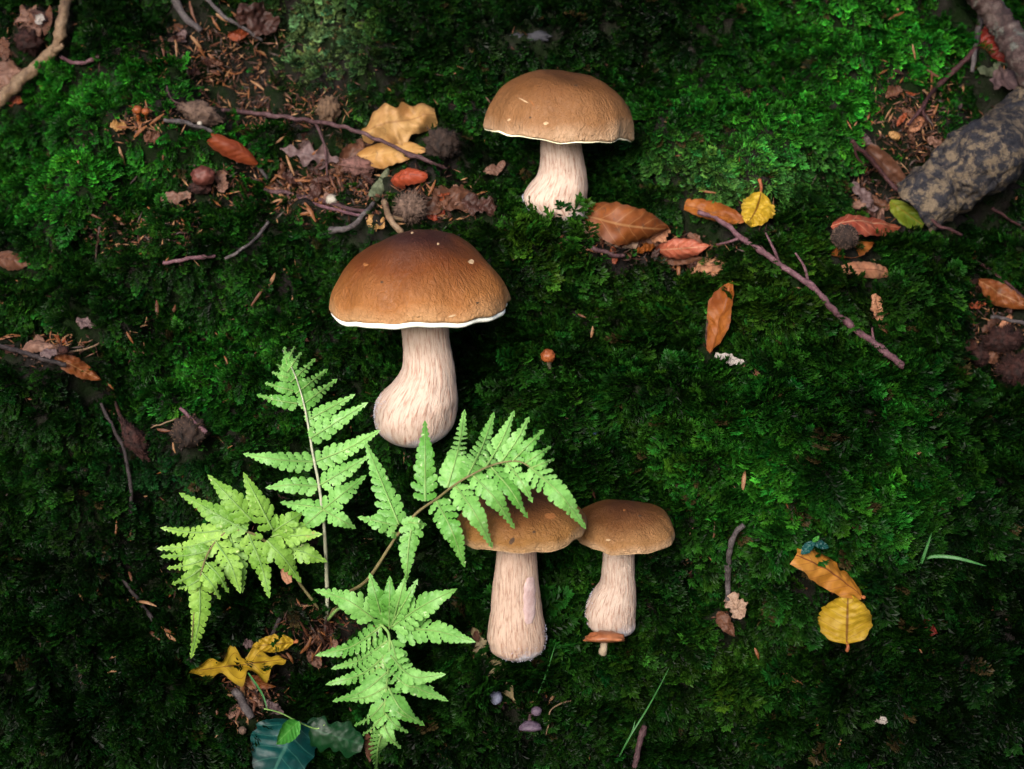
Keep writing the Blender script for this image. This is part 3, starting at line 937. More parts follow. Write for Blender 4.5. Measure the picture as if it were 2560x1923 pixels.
def pinna_geo(C, width, nf, g, droop=.18):
    """C: (n,3) midrib; lobed leaflets in pairs along it; width: half-width in metres"""
    n = len(C)
    L = np.linalg.norm(np.diff(C, axis=0), axis=1).sum()
    pairs = max(6, int(L / .0042))
    V, F, MI = [], [], []
    tt = np.linspace(0, 1, n)
    def pt(t):
        return np.array([np.interp(t, tt, C[:, k]) for k in range(3)])
    def env_f(t):
        return min(1, .80 + t * 1.5) * (1 - t ** 1.6) ** .80 + .03
    # the leaflets run together near the midrib and at the tip
    M = 26
    for i in range(M):
        t = .02 + .98 * i / (M - 1)
        p = pt(t); T = nrm(pt(min(1, t + .03)) - pt(max(0, t - .03)))
        nn = nrm(nf - T * (nf @ T)); S = np.cross(T, nn)
        w = width * env_f(t) * (.13 + .55 * np.clip((t - .62) / .3, 0, 1)) * (1 if t < .97 else .5)
        V += [p + S * w - nn * w * .2 + T * w * .5, p, p - S * w - nn * w * .2 + T * w * .5]
    for i in range(M - 1):
        a = i * 3
        F += [(a, a + 1, a + 4, a + 3), (a + 1, a + 2, a + 5, a + 4)]; MI += [0, 0]
    for i in range(pairs):
        t = 1 - (1 - (i + .45) / pairs) ** 1.18
        env = env_f(t)
        ln0 = width * env
        ang = math.radians(72 - 30 * t)
        sp = L / pairs * 1.18 * (1 - t) ** .153
        p = pt(t); T = nrm(pt(min(1, t + .04)) - pt(max(0, t - .04)))
        nn = nrm(nf - T * (nf @ T))
        S = np.cross(T, nn)
        for sg in (-1, 1):
            ln = ln0 * g.uniform(.90, 1.10)
            a2 = ang + g.uniform(-.09, .09)
            d = T * math.cos(a2) + S * sg * math.sin(a2)
            e = nrm(T - d * (T @ d))
            tilt = g.uniform(-.22, .22)
            K = 7
            hw = sp * .42 * min(1.0, .8 + ln / width * .3, .45 + ln / (sp * 1.6))
            k0 = len(V)
            for q in range(K):
                s = q / (K - 1)
                w = hw * (.84 + .24 * math.sin(math.pi * min(1, s * 1.1))) * (1 if s < .60 else max(0.0, 1 - ((s - .60) / .43) ** 2.1) ** .5)
                tooth = hw * .26 * (1 if q % 2 else -1) * (1 if 0 < q < K - 1 else 0)
                mid = p + d * ln * s - nn * droop * ln * s * s + e * ln * .12 * s * s
                V.append(mid + e * (w + tooth) - nn * (w * .22) + nn * w * tilt)
                V.append(mid + nn * .0001)
                V.append(mid - e * (w + tooth * .8) - nn * (w * .22) - nn * w * tilt)
            for q in range(K - 1):
                a = k0 + q * 3
                F += [(a, a + 1, a + 4, a + 3), (a + 1, a + 2, a + 5, a + 4)]
                MI += [0, 0]
    # terminal leaflet
    p = pt(.96); T = nrm(C[-1] - C[-3]); nn = nrm(nf - T * (nf @ T)); S = np.cross(T, nn)
    k0 = len(V); w = L / pairs * .4
    V += [p + S * w, p - S * w, C[-1] + T * w * 1.2]
    F.append((k0, k0 + 1, k0 + 2)); MI.append(0)
    R = np.linspace(.00062, .0002, n)
    tv, tf = tube_geo(C + nf * .0003, R, 5)
    k0 = len(V)
    V += list(tv); F += [tuple(i + k0 for i in f) for f in tf]; MI += [1] * len(tf)
    return np.array(V), F, MI

def frond(root, rachis, radii, pinnae, leafmat, stalkmat, seed, tilt=(0, 0, 0), wf=.92):
    """rachis: (x, y, lift); pinnae: (x0, y0, x1, y1, half width px, lift0, lift1[, bend px])"""
    r = np.array(rachis, float)
    S = spline(r, 60)
    C = at(S[:, 0], S[:, 1], S[:, 2])
    R = np.interp(np.linspace(0, 1, 60), np.linspace(0, 1, len(radii)), radii) * MPX
    V, F = tube_geo(C, R, 8, .06, seed)
    fr = mesh_obj('frond', V, F, stalkmat, root, origin=C[0])
    g = np.random.default_rng(seed)
    for q in pinnae:
        x0, y0, x1, y1, hw, l0, l1 = q[:7]
        bend = q[7] if len(q) > 7 else 0
        dx, dy = x1 - x0, y1 - y0
        L = math.hypot(dx, dy)
        mx, my = (x0 + x1) / 2 - dy / L * bend, (y0 + y1) / 2 + dx / L * bend
        P = spline([(x0, y0, l0), (mx, my, (l0 + l1) / 2 + .006), (x1, y1, l1)], 22)
        C = at(P[:, 0], P[:, 1], P[:, 2])
        nf = nrm(nrm(CAM - C.mean(0)) + np.array([g.uniform(-.28, .28), 0, g.uniform(-.05, .5)]) + np.array(tilt))
        V, F, MI = pinna_geo(C, hw * wf * MPX, nf, g)
        mesh_obj('pinna', V, F, [leafmat, F_RIB], fr, origin=C[0], mat_idx=MI)
    return fr

def zz(pts, ox, oy, sc):
    return [(ox + a[0] * sc, oy + a[1] * sc, *a[2:]) for a in pts]
def zp(pin, ox, oy, sc):
    return [(ox + a[0] * sc, oy + a[1] * sc, ox + a[2] * sc, oy + a[3] * sc, a[4], *a[5:]) for a in pin]

fern = empty('fern', at(np.array(812.), np.array(1560.), 0.0))
tag(fern, 'light green fern with four fronds spreading in front of the boletes', 'fern')
# upright frond
frond(fern, [(815, 1565, -.004), (818, 1500, .012), (817, 1440, .026), (812, 1340, .045), (806, 1280, .055), (797, 1210, .062), (782, 1135, .068), (763, 1025, .070), (742, 950, .068), (722, 905, .062), (707, 876, .055)],
      [5.5, 5, 4.2, 3.6, 3.2, 2.6, 1.6, 1.0], zp([
      (1240, 300, 1215, 105, 17, .060, .054), (1222, 250, 1300, 98, 17, .060, .052), (1240, 310, 1352, 150, 19, .062, .055), (1270, 400, 1467, 208, 23, .064, .056),
      (1310, 500, 1572, 298, 27, .066, .058), (1350, 610, 1652, 385, 29, .068, .058), (1395, 740, 1802, 517, 31, .068, .062), (1430, 890, 1910, 590, 36, .070, .062),
      (1478, 1085, 2020, 826, 38, .066, .066, 6), (1520, 1290, 1925, 1050, 36, .062, .066),
      (1236, 292, 1150, 245, 15, .060, .054), (1262, 370, 1112, 315, 18, .062, .056), (1292, 475, 1056, 410, 22, .064, .056), (1328, 585, 990, 512, 26, .066, .058, -3),
      (1468, 1088, 876, 1022, 36, .066, .056, -5), (1505, 1305, 1075, 1310, 36, .060, .056, 6),
      (1545, 1500, 1900, 1220, 40, .058, .066), (1545, 1500, 1815, 1655, 34, .058, .056), (1540, 1490, 1200, 1440, 36, .058, .050), (1550, 1500, 1330, 1690, 34, .057, .052)],
      360, 840, .2893), F_GREEN, F_STALK, 71, wf=.80)
# frond arching to the right over the bolete
frond(fern, [(812, 1560, -.004), (860, 1490, .02)] + zz([(440, 1020, .050), (640, 720, .085), (780, 560, .105), (920, 460, .118), (1050, 360, .128), (1170, 290, .134), (1300, 230, .138), (1420, 203, .140), (1500, 208, .140), (1570, 250, .140)], 760, 1080, .3617),
      [5, 4.2, 3.6, 3.2, 2.6, 2.0, 1.4], zp([
      (838, 480, 836, -66, 40, .112, .100), (990, 385, 1108, -141, 37, .122, .108, 6), (1120, 322, 1308, -121, 35, .130, .115, 6), (1250, 255, 1446, -130, 31, .136, .120, 5),
      (1355, 218, 1548, -88, 28, .138, .125, 4), (1440, 203, 1645, -5, 24, .140, .128), (1525, 218, 1697, 105, 19, .140, .132), (1572, 248, 1722, 190, 15, .140, .134), 
      (1560, 240, 1938, 655, 40, .140, .122, -10),
      (655, 640, 430, 85, 42, .092, .080), (648, 650, 388, 592, 33, .090, .080), (760, 580, 708, 1012, 37, .102, .080, 4), (910, 465, 1106, 918, 39, .116, .096, -6),
      (1045, 368, 1297, 790, 36, .126, .108, -6), (1170, 300, 1447, 655, 33, .132, .118, -7), (1290, 240, 1537, 580, 30, .136, .126, -6), (1400, 210, 1570, 470, 26, .138, .130, -5),
      (700, 620, 840, 640, 22, .098, .096), (640, 700, 560, 690, 20, .086, .080)],
      760, 1080, .3617), F_GREEN, F_STALKB, 73, wf=.84)
# frond arching to the left
frond(fern, [(800, 1555, -.004)] + zz([(1510, 1190, .004), (1330, 940, .024), (1200, 720, .046), (1050, 600, .060), (900, 520, .070), (740, 510, .074), (630, 590, .074), (550, 710, .072), (500, 850, .068), (455, 1050, .060), (430, 1250, .050), (412, 1480, .036)], 360, 1180, .2893),
      [4, 3.6, 3.2, 3.0, 2.6, 2.0, 1.4, 1.0], zp([
      (890, 515, 322, 192, 36, .072, .062), (930, 420, 566, 40, 38, .070, .060), (1110, 500, 870, 26, 38, .066, .058), (740, 495, 168, 487, 30, .074, .064, -10),
      (640, 575, 138, 662, 28, .074, .062, -8), (570, 680, 162, 730, 24, .072, .062, -5), (525, 755, 214, 830, 20, .071, .060, -4), 
      (620, 600, 825, 1025, 40, .074, .058, -8), (740, 550, 850, 1020, 34, .070, .052, -6), (900, 530, 1078, 1066, 36, .070, .054, -6), (1060, 590, 1345, 938, 36, .064, .052, -5),
      (1250, 640, 1560, 768, 34, .052, .048), (1130, 560, 1515, 540, 34, .060, .056), (1120, 510, 1370, 350, 34, .062, .058), (1100, 560, 1420, 450, 30, .060, .056),
      (535, 780, 722, 1025, 22, .070, .060, -5), (498, 830, 255, 965, 20, .068, .060, -5), (500, 870, 652, 1088, 20, .067, .058, -4), (480, 930, 300, 1005, 18, .066, .058, -4),
      (480, 900, 410, 1595, 36, .066, .026, -10)],
      360, 1180, .2893), F_YELLOW, F_STALKB, 79)
# frond hanging straight down
frond(fern, [(812, 1558, -.004), (850, 1520, .03)] + zz([(460, 400, .045), (600, 470, .062), (710, 545, .074), (742, 620, .078), (740, 760, .078), (725, 950, .074), (705, 1150, .070), (690, 1330, .062), (662, 1500, .050)], 740, 1400, .3146),
      [4, 3.6, 3.2, 3.0, 2.6, 2.0, 1.4], zp([
      (620, 470, 165, 242, 40, .064, .058, 12), (700, 530, 590, 125, 34, .070, .064), (740, 545, 745, 150, 32, .072, .066), (760, 530, 862, 158, 30, .072, .068), (740, 550, 955, 175, 24, .072, .068),
      (760, 530, 1258, 240, 44, .074, .066, -6), (790, 545, 1402, 646, 42, .074, .062, -10), (680, 525, 178, 755, 36, .070, .058, -16),
      (730, 640, 300, 860, 30, .076, .060, -12), (735, 740, 258, 985, 34, .076, .058, -16), (725, 890, 310, 1118, 30, .074, .058, -14), (715, 1010, 390, 1108, 24, .072, .060, -10),
      (700, 1130, 472, 1312, 22, .070, .058, -8), (695, 1230, 535, 1385, 16, .066, .056, -5),
      (752, 640, 1188, 1112, 36, .078, .056, 38), (752, 760, 1165, 912, 32, .078, .062, 30), (745, 880, 1075, 1015, 28, .074, .060, 18), (732, 1010, 1005, 1305, 30, .072, .056, 14),
      (715, 1120, 960, 1280, 22, .070, .058, 8), (710, 1220, 880, 1365, 18, .066, .058, 6), (696, 1310, 825, 1490, 18, .062, .052, 5), (685, 1350, 640, 1675, 30, .060, .030, 4)],
      740, 1400, .3146), F_GREEN, F_RIB, 83)

# ------------------------------------------------------------------ fallen leaves
LEAFMATS = {}
def lmat(key):
    if key in LEAFMATS: return LEAFMATS[key]
    D = dict(
        rust=(lin((136, 58, 28)), lin((170, 82, 40)), lin((120, 48, 22))),
        tan=(lin((176, 122, 66)), lin((214, 168, 104)), lin((150, 100, 56))),
        gold=(lin((182, 124, 60)), lin((216, 164, 92)), lin((226, 180, 110))),
        red=(lin((140, 52, 26)), lin((188, 82, 48)), lin((110, 40, 24))),
        brown=(lin((92, 58, 42)), lin((132, 86, 62)), lin((72, 44, 34))),
        amber=(lin((124, 62, 22)), lin((160, 90, 38)), lin((198, 148, 98))),
        beige=(lin((178, 142, 118)), lin((206, 172, 148)), lin((140, 106, 84))),
        mauve=(lin((98, 76, 78)), lin((140, 114, 112)), lin((82, 62, 62))),
        greygreen=(lin((96, 108, 78)), lin((142, 148, 118)), lin((80, 88, 64))),
        orange=(lin((150, 76, 22)), lin((188, 112, 40)), lin((112, 56, 22))),
        yellow=(lin((196, 156, 26)), lin((226, 188, 52)), lin((132, 88, 20))),
        yelloworange=(lin((200, 128, 34)), lin((226, 158, 62)), lin((130, 66, 30))),
        salmon=(lin((164, 62, 40)), lin((206, 112, 82)), lin((222, 160, 124))),
        peach=(lin((188, 122, 88)), lin((218, 160, 122)), lin((130, 74, 50))),
        green=(lin((96, 124, 24)), lin((140, 150, 40)), lin((160, 120, 40))),
        darkred=(lin((120, 30, 14)), lin((156, 44, 20)), lin((90, 24, 14))),
        darkbrown=(lin((58, 34, 28)), lin((92, 56, 46)), lin((50, 32, 26))),
        pinkbrown=(lin((126, 90, 76)), lin((170, 128, 108)), lin((96, 64, 52))),
        olive=(lin((150, 134, 94)), lin((182, 164, 124)), lin((120, 100, 70))),
        white=(lin((190, 180, 172)), lin((218, 208, 200)), lin((160, 148, 140))),
        teal=(lin((6, 62, 60)), lin((14, 92, 90)), lin((80, 140, 124))),
        freshgreen=(lin((50, 140, 40)), lin((84, 176, 62)), lin((120, 190, 90))),
        deepgreen=(lin((6, 52, 22)), lin((16, 78, 36)), lin((30, 90, 50))))[key]
    D = tuple(tuple(x * .54 for x in c) for c in D)
    wet = key in ('teal', 'deepgreen', 'freshgreen')
    LEAFMATS[key] = mat_leaf('leaf_' + key, *D, rough=.46 if wet else .58, spots=.06 if wet else .62, spec=.3, nv=6 if wet else 7, vstr=.6 if wet else {'yellow': .75, 'yelloworange': .75, 'salmon': .8, 'peach': .7}.get(key, .42))
    return LEAFMATS[key]

def outline(kind, s, g, ph):
    if kind == 'beech':
        return (np.sin(np.pi * s ** .82) ** .72) * (1 + .03 * np.sin(s * 60))
    if kind == 'round':
        return (np.sin(np.pi * s ** .70) ** .55) * (1 + .02 * np.sin(s * 50))
    if kind == 'half':
        return (np.sin(np.pi * np.clip(s * .82 + .02, 0, 1) ** .9) ** .6)
    if kind == 'oak':
        env = np.clip(np.sin(np.pi * s ** 1.35), 0, 1) ** .75
        return env * (.62 + .38 * np.cos(s * 2 * np.pi * 3.6 + 2.4)) + .05
    if kind == 'scrap':
        return (np.sin(np.pi * np.clip(s * .92 + .04, 0, 1)) ** .45) * (1 + .22 * np.sin(s * 11 + ph) + .13 * np.sin(s * 29 + ph * 2))
    return np.sin(np.pi * s)

STALK = mat_plain('leaf_stalk', lin((110, 58, 34)), lin((150, 90, 52)), 200, .6)
def leaf(label, kind, base, tip, width, mat, lift=.006, tiplift=None, arch=0.0, cup=0.0, roll=0.0, crumple=.17, fold=0.0, stalk=None, name=None, seed=None, parent=None, cat='leaf', group=None, toward=.45, sidebend=0.0, twist=0.0):
    """base, tip, width in photograph pixels; lift, arch in metres; cup > 0 raises the edges, roll turns about the midrib (degrees)"""
    seed = seed if seed is not None else int(base[0] * 7 + base[1] * 13 + tip[0]) % 9973
    g = np.random.default_rng(seed)
    if base[0] > 1400 and base[1] > 680: lift = lift + .006          # the deep feathery moss holds things up
    tiplift = lift if tiplift is None else tiplift
    A = at(np.array(float(base[0])), np.array(float(base[1])), lift)
    Bp = at(np.array(float(tip[0])), np.array(float(tip[1])), tiplift)
    c = (A + Bp) / 2
    L = np.linalg.norm(Bp - A); l = (Bp - A) / L
    n = gnormal(np.array(c @ RIGHT), np.array(c @ EV), .02)
    n = nrm(n * (1 - toward) + nrm(CAM - c) * toward)
    n = nrm(n - l * (n @ l)); t = np.cross(n, l)
    ra = math.radians(roll)
    n, t = n * math.cos(ra) + t * math.sin(ra), t * math.cos(ra) - n * math.sin(ra)
    W = width * mpx(c) / 2
    ns, ntt = 40, 19
    ph = g.uniform(0, 6.28)
    wn1, wn2 = Waves3(seed, L * .45), Waves3(seed + 3, L * .16)
    V, UVc = [], []
    ss = np.linspace(0, 1, ns)
    hl, hr = outline(kind, ss, g, ph), outline(kind, ss, g, ph + 1.7)
    pl, npl, curl, cupv = g.uniform(.01, .035), g.integers(6, 10), g.uniform(-.35, .35), g.uniform(-1, 1)
    for hh in (hl, hr):                                   # nibbled and worn edges
        for _ in range(int(g.integers(0, 2))):
            c0, dp = g.uniform(.15, .95), g.uniform(.05, .30)
            hh *= 1 - dp * np.exp(-((ss - c0) / g.uniform(.015, .05)) ** 2)
        hh *= 1 + .03 * np.sin(ss * g.uniform(14, 26) + ph) + .03 * np.sin(ss * g.uniform(30, 55))
    hl = hl * g.uniform(.82, 1.08); hr = hr * g.uniform(.82, 1.08)
    for i, s in enumerate(ss):
        tw = twist * (s - .5)
        for j in range(ntt):
            q = -1 + 2 * j / (ntt - 1)
            h = hl[i] if q < 0 else hr[i]
            y = q * h * W
            p = A + l * L * s
            z = arch * 4 * s * (1 - s) + cup * W * q * q * h + fold * abs(y)
            z += W * pl * math.sin((s - abs(q) * .16) * 2 * math.pi * npl + ph) * min(1, abs(q) * 2) * (.4 + .6 * math.sin(s * 5 + ph) ** 2)       # pleats between side veins
            z += W * curl * q * abs(q) * math.sin(s * 3.1 + ph) + W * .28 * cupv * q * q * math.sin(s * 6.5 + ph * 2)
            p = p + t * (y * (1 - .25 * abs(cup) * q * q)) + n * z + t * sidebend * L * 4 * s * (1 - s)
            if tw: p = p + n * math.sin(tw) * y
            p = p + n * crumple * W * (wn1(p[None])[0] * .8 + wn2(p[None])[0] * .35)
            V.append(p); UVc.append((s, .5 + q * .5))
    if parent is None: press(V, .03)
    nm = name or {'oak': 'oak_leaf', 'scrap': 'leaf_scrap'}.get(kind, 'beech_leaf')
    m = lmat(mat) if isinstance(mat, str) else mat
    o = mesh_obj(nm, V, grid_faces(ns, ntt), m, parent, origin=A, uv=UVc)
    if parent is None:
        tag(o, label, cat, group)
    if stalk:
        S = spline([(base[0], base[1], lift), ((base[0] + stalk[0]) / 2 + 3, (base[1] + stalk[1]) / 2, lift + .002), (stalk[0], stalk[1], lift)], 10)
        tv, tf = tube_geo(at(S[:, 0], S[:, 1], S[:, 2]), np.linspace(.0009, .0013, 10), 6)
        mesh_obj('stalk', tv, tf, STALK, o, origin=A)
    return o

leaf('glossy rust red rolled leaf resting across a thin twig', 'half', (645, 408), (527, 338), 58, 'rust', .016, cup=-.75, arch=.004, crumple=.06)
leaf('grey mauve lobed leaf lying left of the tan leaves', 'oak', (700, 372), (850, 402), 78, 'mauve', .008, cup=.3, crumple=.22)
leaf('big crumpled tan leaf with torn edge below the long twig', 'scrap', (905, 335), (1090, 290), 110, 'tan', .016, arch=.010, cup=-.3, crumple=.22)
leaf('golden tan pleated leaf under the crumpled one', 'beech', (885, 395), (1068, 375), 84, 'gold', .010, cup=-.35, crumple=.12, arch=.004)
leaf('small curled red leaf with upturned edge by the grey rolled one', 'round', (975, 452), (1073, 440), 56, 'red', .012, cup=-.7, arch=.006)
leaf('grey green rolled leaf standing among the litter', 'half', (968, 418), (928, 492), 42, 'greygreen', .012, cup=-.8)
leaf('dull brown leaf tucked against the left of the tan leaves', 'beech', (850, 428), (905, 345), 48, 'brown', .008, cup=.4)
leaf('brown crumpled leaf scrap right of the spiny pale husk', 'scrap', (1065, 525), (1180, 480), 60, 'brown', .010, crumple=.3, arch=.006)
leaf('dark brown torn scrap beside the moss mound', 'scrap', (1150, 500), (1238, 525), 56, 'darkbrown', .010, crumple=.3)
leaf('red brown scrap low against the moss mound', 'scrap', (1072, 548), (1110, 515), 36, 'red', .007)
leaf('tiny torn tan scrap between two grey sticks', 'scrap', (920, 548), (960, 570), 36, 'tan', .008, crumple=.25)
leaf('large arched orange brown leaf leaning right of the top bolete', 'beech', (1448, 535), (1672, 572), 128, 'amber', .014, arch=.018, cup=-.55, roll=-24, crumple=.06)
leaf('pale beige leaf lying under the large orange brown leaf', 'half', (1452, 560), (1595, 605), 58, 'beige', .010, cup=-.2)
leaf('second pale brown leaf beneath the large orange brown leaf', 'beech', (1560, 575), (1665, 615), 44, 'pinkbrown', .010, cup=-.3)
leaf('tan curled scrap at the tip of the large orange brown leaf', 'scrap', (1628, 600), (1672, 570), 42, 'peach', .012, cup=.6)
leaf('small orange curl beneath the curled tan scrap', 'scrap', (1592, 628), (1642, 612), 26, 'orange', .010, cup=-.6)
leaf('red brown leaf in the gully left of the long twig', 'beech', (1645, 625), (1775, 615), 60, 'salmon', .010, cup=-.4, arch=.006)
leaf('pink brown ragged leaf at the foot of the gully', 'scrap', (1728, 668), (1812, 662), 44, 'peach', .008, crumple=.25)
leaf('brown leaf edge standing above the ragged pink leaf', 'beech', (1660, 655), (1760, 645), 34, 'brown', .008, cup=-.6)
leaf('curled orange leaf with yellow tip behind the moss mound', 'half', (1860, 552), (1714, 512), 58, 'orange', .012, cup=-.65, arch=.004)
leaf('bright yellow beech leaf with its stalk pointing up', 'round', (1902, 484), (1868, 558), 98, 'yellow', .016, cup=-.3, stalk=(1898, 448), sidebend=.06)
leaf('brown folded leaf against the end of the log', 'half', (2262, 468), (2168, 368), 58, 'brown', .016, fold=.7)
leaf('thin mauve torn leaf left of the log end', 'scrap', (2132, 458), (2190, 528), 34, 'mauve', .010, crumple=.3)
leaf('salmon red leaf with pale vein stripes beside the round husk', 'beech', (2082, 562), (2245, 572), 76, 'salmon', .014, cup=-.35, arch=.006)
leaf('yellow green leaf half buried in moss below the log', 'half', (2225, 505), (2310, 565), 62, 'green', .012, cup=-.4)
leaf('dark red leaf held under the thick branch', 'beech', (2510, 150), (2470, 55), 92, 'darkred', .020)
leaf('grey green leaf edge beneath the dark red leaf', 'beech', (2445, 178), (2532, 152), 50, 'greygreen', .014, cup=-.4)
leaf('mauve leaf between the log and thick branch', 'scrap', (2478, 208), (2562, 178), 64, 'mauve', .018)
leaf('orange leaf curled beneath the round husk', 'beech', (2080, 638), (2178, 612), 54, 'orange', .010, cup=.5)
leaf('pale peach leaf with bold veins below the round husk', 'half', (2102, 672), (2218, 682), 50, 'peach', .014, cup=-.4, arch=.004)
leaf('peach leaf scrap stuck in moss right of the long twig', 'scrap', (2185, 735), (2200, 802), 34, 'peach', .010)
leaf('golden orange folded leaf standing upright in the moss', 'beech', (1778, 885), (1832, 702), 70, 'orange', .016, fold=.55, roll=16, twist=.7)
leaf('dark brown folded leaf hidden beside the upright golden one', 'half', (1775, 885), (1775, 790), 26, 'darkbrown', .008)
leaf('whitish leaf scrap below the upright golden leaf', 'scrap', (1790, 888), (1858, 908), 22, 'white', .010, crumple=.3)
leaf('red brown scrap trailing from the whitish scrap', 'scrap', (1855, 915), (1900, 938), 18, 'brown', .008)
leaf('brown leaf at the right edge beneath a red twig', 'beech', (2445, 700), (2570, 772), 66, 'amber', .014, cup=-.4)
leaf('small amber leaf tip hanging above the right edge leaf', 'beech', (2428, 618), (2434, 662), 22, 'orange', .012)
leaf('dull peach leaf above the brown husk pile', 'beech', (2500, 830), (2530, 785), 28, 'peach', .014)
leaf('folded yellow orange beech leaf above the round yellow one', 'half', (2152, 1492), (1988, 1388), 92, 'yelloworange', .020, cup=-.25, roll=-22, stalk=(2160, 1494), sidebend=-.05)
leaf('round yellow beech leaf lying flat on dark moss', 'round', (2117, 1606), (2120, 1482), 150, 'yellow', .022, cup=-.12, stalk=(2117, 1628), crumple=.06)
leaf('small dark red leaf at the right of the round yellow leaf', 'half', (2308, 1542), (2338, 1586), 32, 'darkred', .012, cup=-.3)
leaf('cream leaf cupped at the foot of the grey curved stick', 'scrap', (1822, 1488), (1858, 1545), 54, 'beige', .018, cup=.4)
leaf('brown leaf tucked beneath the cupped cream leaf', 'beech', (1795, 1528), (1836, 1592), 38, 'brown', .012)
leaf('grey flake lying on dense moss at the right', 'half', (2412, 1104), (2438, 1134), 16, 'white', .014)
leaf('pale pink petal shaped scrap low on the right', 'round', (2184, 1790), (2220, 1806), 32, 'white', .014, cup=-.4)
leaf('yellow lobed oak leaf at the lower left', 'oak', (475, 1678), (712, 1648), 128, 'yellow', .018, cup=.22, crumple=.12)
leaf('smooth yellow leaf behind the lobed oak leaf', 'beech', (735, 1606), (630, 1616), 56, 'yellow', .018, cup=-.3, stalk=(742, 1602))
leaf('brown leaf under the yellow lobed oak leaf', 'beech', (610, 1700), (690, 1718), 34, 'amber', .010)
leaf('narrow olive beige lobed leaf left of the flat capped bolete foot', 'oak', (1290, 1758), (1182, 1570), 74, 'olive', .014, crumple=.2)
leaf('small brown curl above the olive beige lobed leaf', 'beech', (1195, 1605), (1180, 1568), 18, 'brown', .012)
leaf('amber leaf with grey fold at the far left', 'beech', (138, 892), (252, 950), 52, 'amber', .014, cup=-.3)
leaf('pale pinkish domed leaf on the left ledge', 'round', (52, 878), (146, 872), 48, 'pinkbrown', .014, cup=-.8, arch=.008)
leaf('small grey folded scrap on the domed pink leaf', 'scrap', (100, 885), (142, 880), 24, 'mauve', .022)
leaf('red brown leaf cut by the left edge of the view', 'beech', (-20, 640), (74, 660), 48, 'brown', .012, cup=-.3)
leaf('broad pinkish brown leaf behind the pale branch', 'beech', (-30, 190), (64, 178), 100, 'pinkbrown', .014, cup=-.3)
leaf('orange brown leaf below the pale branch', 'beech', (20, 258), (58, 248), 34, 'rust', .010)
leaf('pinkish brown lobed leaf at the top left corner', 'oak', (98, 92), (52, 22), 84, 'pinkbrown', .016, cup=.2)
leaf('narrow red brown leaf between the lobed leaf and pale branch', 'beech', (112, 88), (124, 12), 26, 'brown', .016)
leaf('white leaf fragment left of the narrow red brown leaf', 'scrap', (92, 60), (106, 36), 22, 'white', .018)
leaf('dark red brown leaf at the top edge of the bare soil', 'scrap', (592, 25), (692, 70), 70, 'darkbrown', .012, crumple=.2)
leaf('brown scrap behind the reddish nut', 'scrap', (400, 495), (478, 488), 30, 'pinkbrown', .008, crumple=.25)
leaf('small tan curl left of the orange toadstools', 'scrap', (275, 312), (315, 318), 30, 'tan', .010, cup=.5)
leaf('brown curl below the orange toadstools', 'scrap', (360, 345), (398, 335), 36, 'brown', .010, cup=.5)
leaf('pinkish fallen flake hanging from a fern leaflet', 'half', (706, 1420), (724, 1458), 22, 'peach', .050)
leaf('pale mauve scrap above the smooth yellow leaf', 'scrap', (608, 1608), (632, 1612), 24, 'mauve', .014)
leaf('brown hanging leaf under the lowest fern tip', 'beech', (920, 1830), (925, 1905), 28, 'brown', .020)
leaf('faded star shaped scrap in the moss at the left', 'scrap', (192, 800), (232, 818), 34, 'mauve', .008, crumple=.3)
leaf('peach scrap beside the thin red twig at the upper right', 'round', (2268, 318), (2312, 298), 40, 'peach', .010, cup=-.3)
leaf('small tan curl at the foot of the thin red twig', 'half', (2222, 332), (2250, 345), 22, 'tan', .010, cup=-.5)

# the many small brown scraps of the litter beds: place, spread, number
SCRAPS = [(800, 440, 170, 55, 18, 'in the litter above the dark crowned bolete'), (1100, 505, 80, 30, 6, 'in the litter left of the top bolete'), (2280, 280, 70, 90, 10, 'in the dark gap behind the log'),
          (2500, 840, 70, 90, 18, 'in the husk pile at the right edge'), (1700, 640, 70, 30, 7, 'in the gully right of the top bolete'), (1600, 610, 70, 22, 8, 'under the large orange brown leaf'), (2190, 520, 60, 50, 5, 'in front of the log end'), (550, 140, 130, 90, 7, 'on the bare soil near the top'),
          (620, 1740, 40, 40, 6, 'in the litter below the yellow oak leaf'), (50, 80, 50, 60, 4, 'at the top left corner'), (100, 870, 70, 20, 4, 'on the left ledge'), (790, 1610, 50, 40, 4, 'at the base of the fern')]
SCOL = ['brown', 'darkbrown', 'pinkbrown', 'rust', 'mauve']
SWORD = {'brown': 'brown', 'darkbrown': 'dark brown', 'pinkbrown': 'pinkish brown', 'rust': 'rusty', 'mauve': 'grey mauve'}
r2 = np.random.default_rng(77)
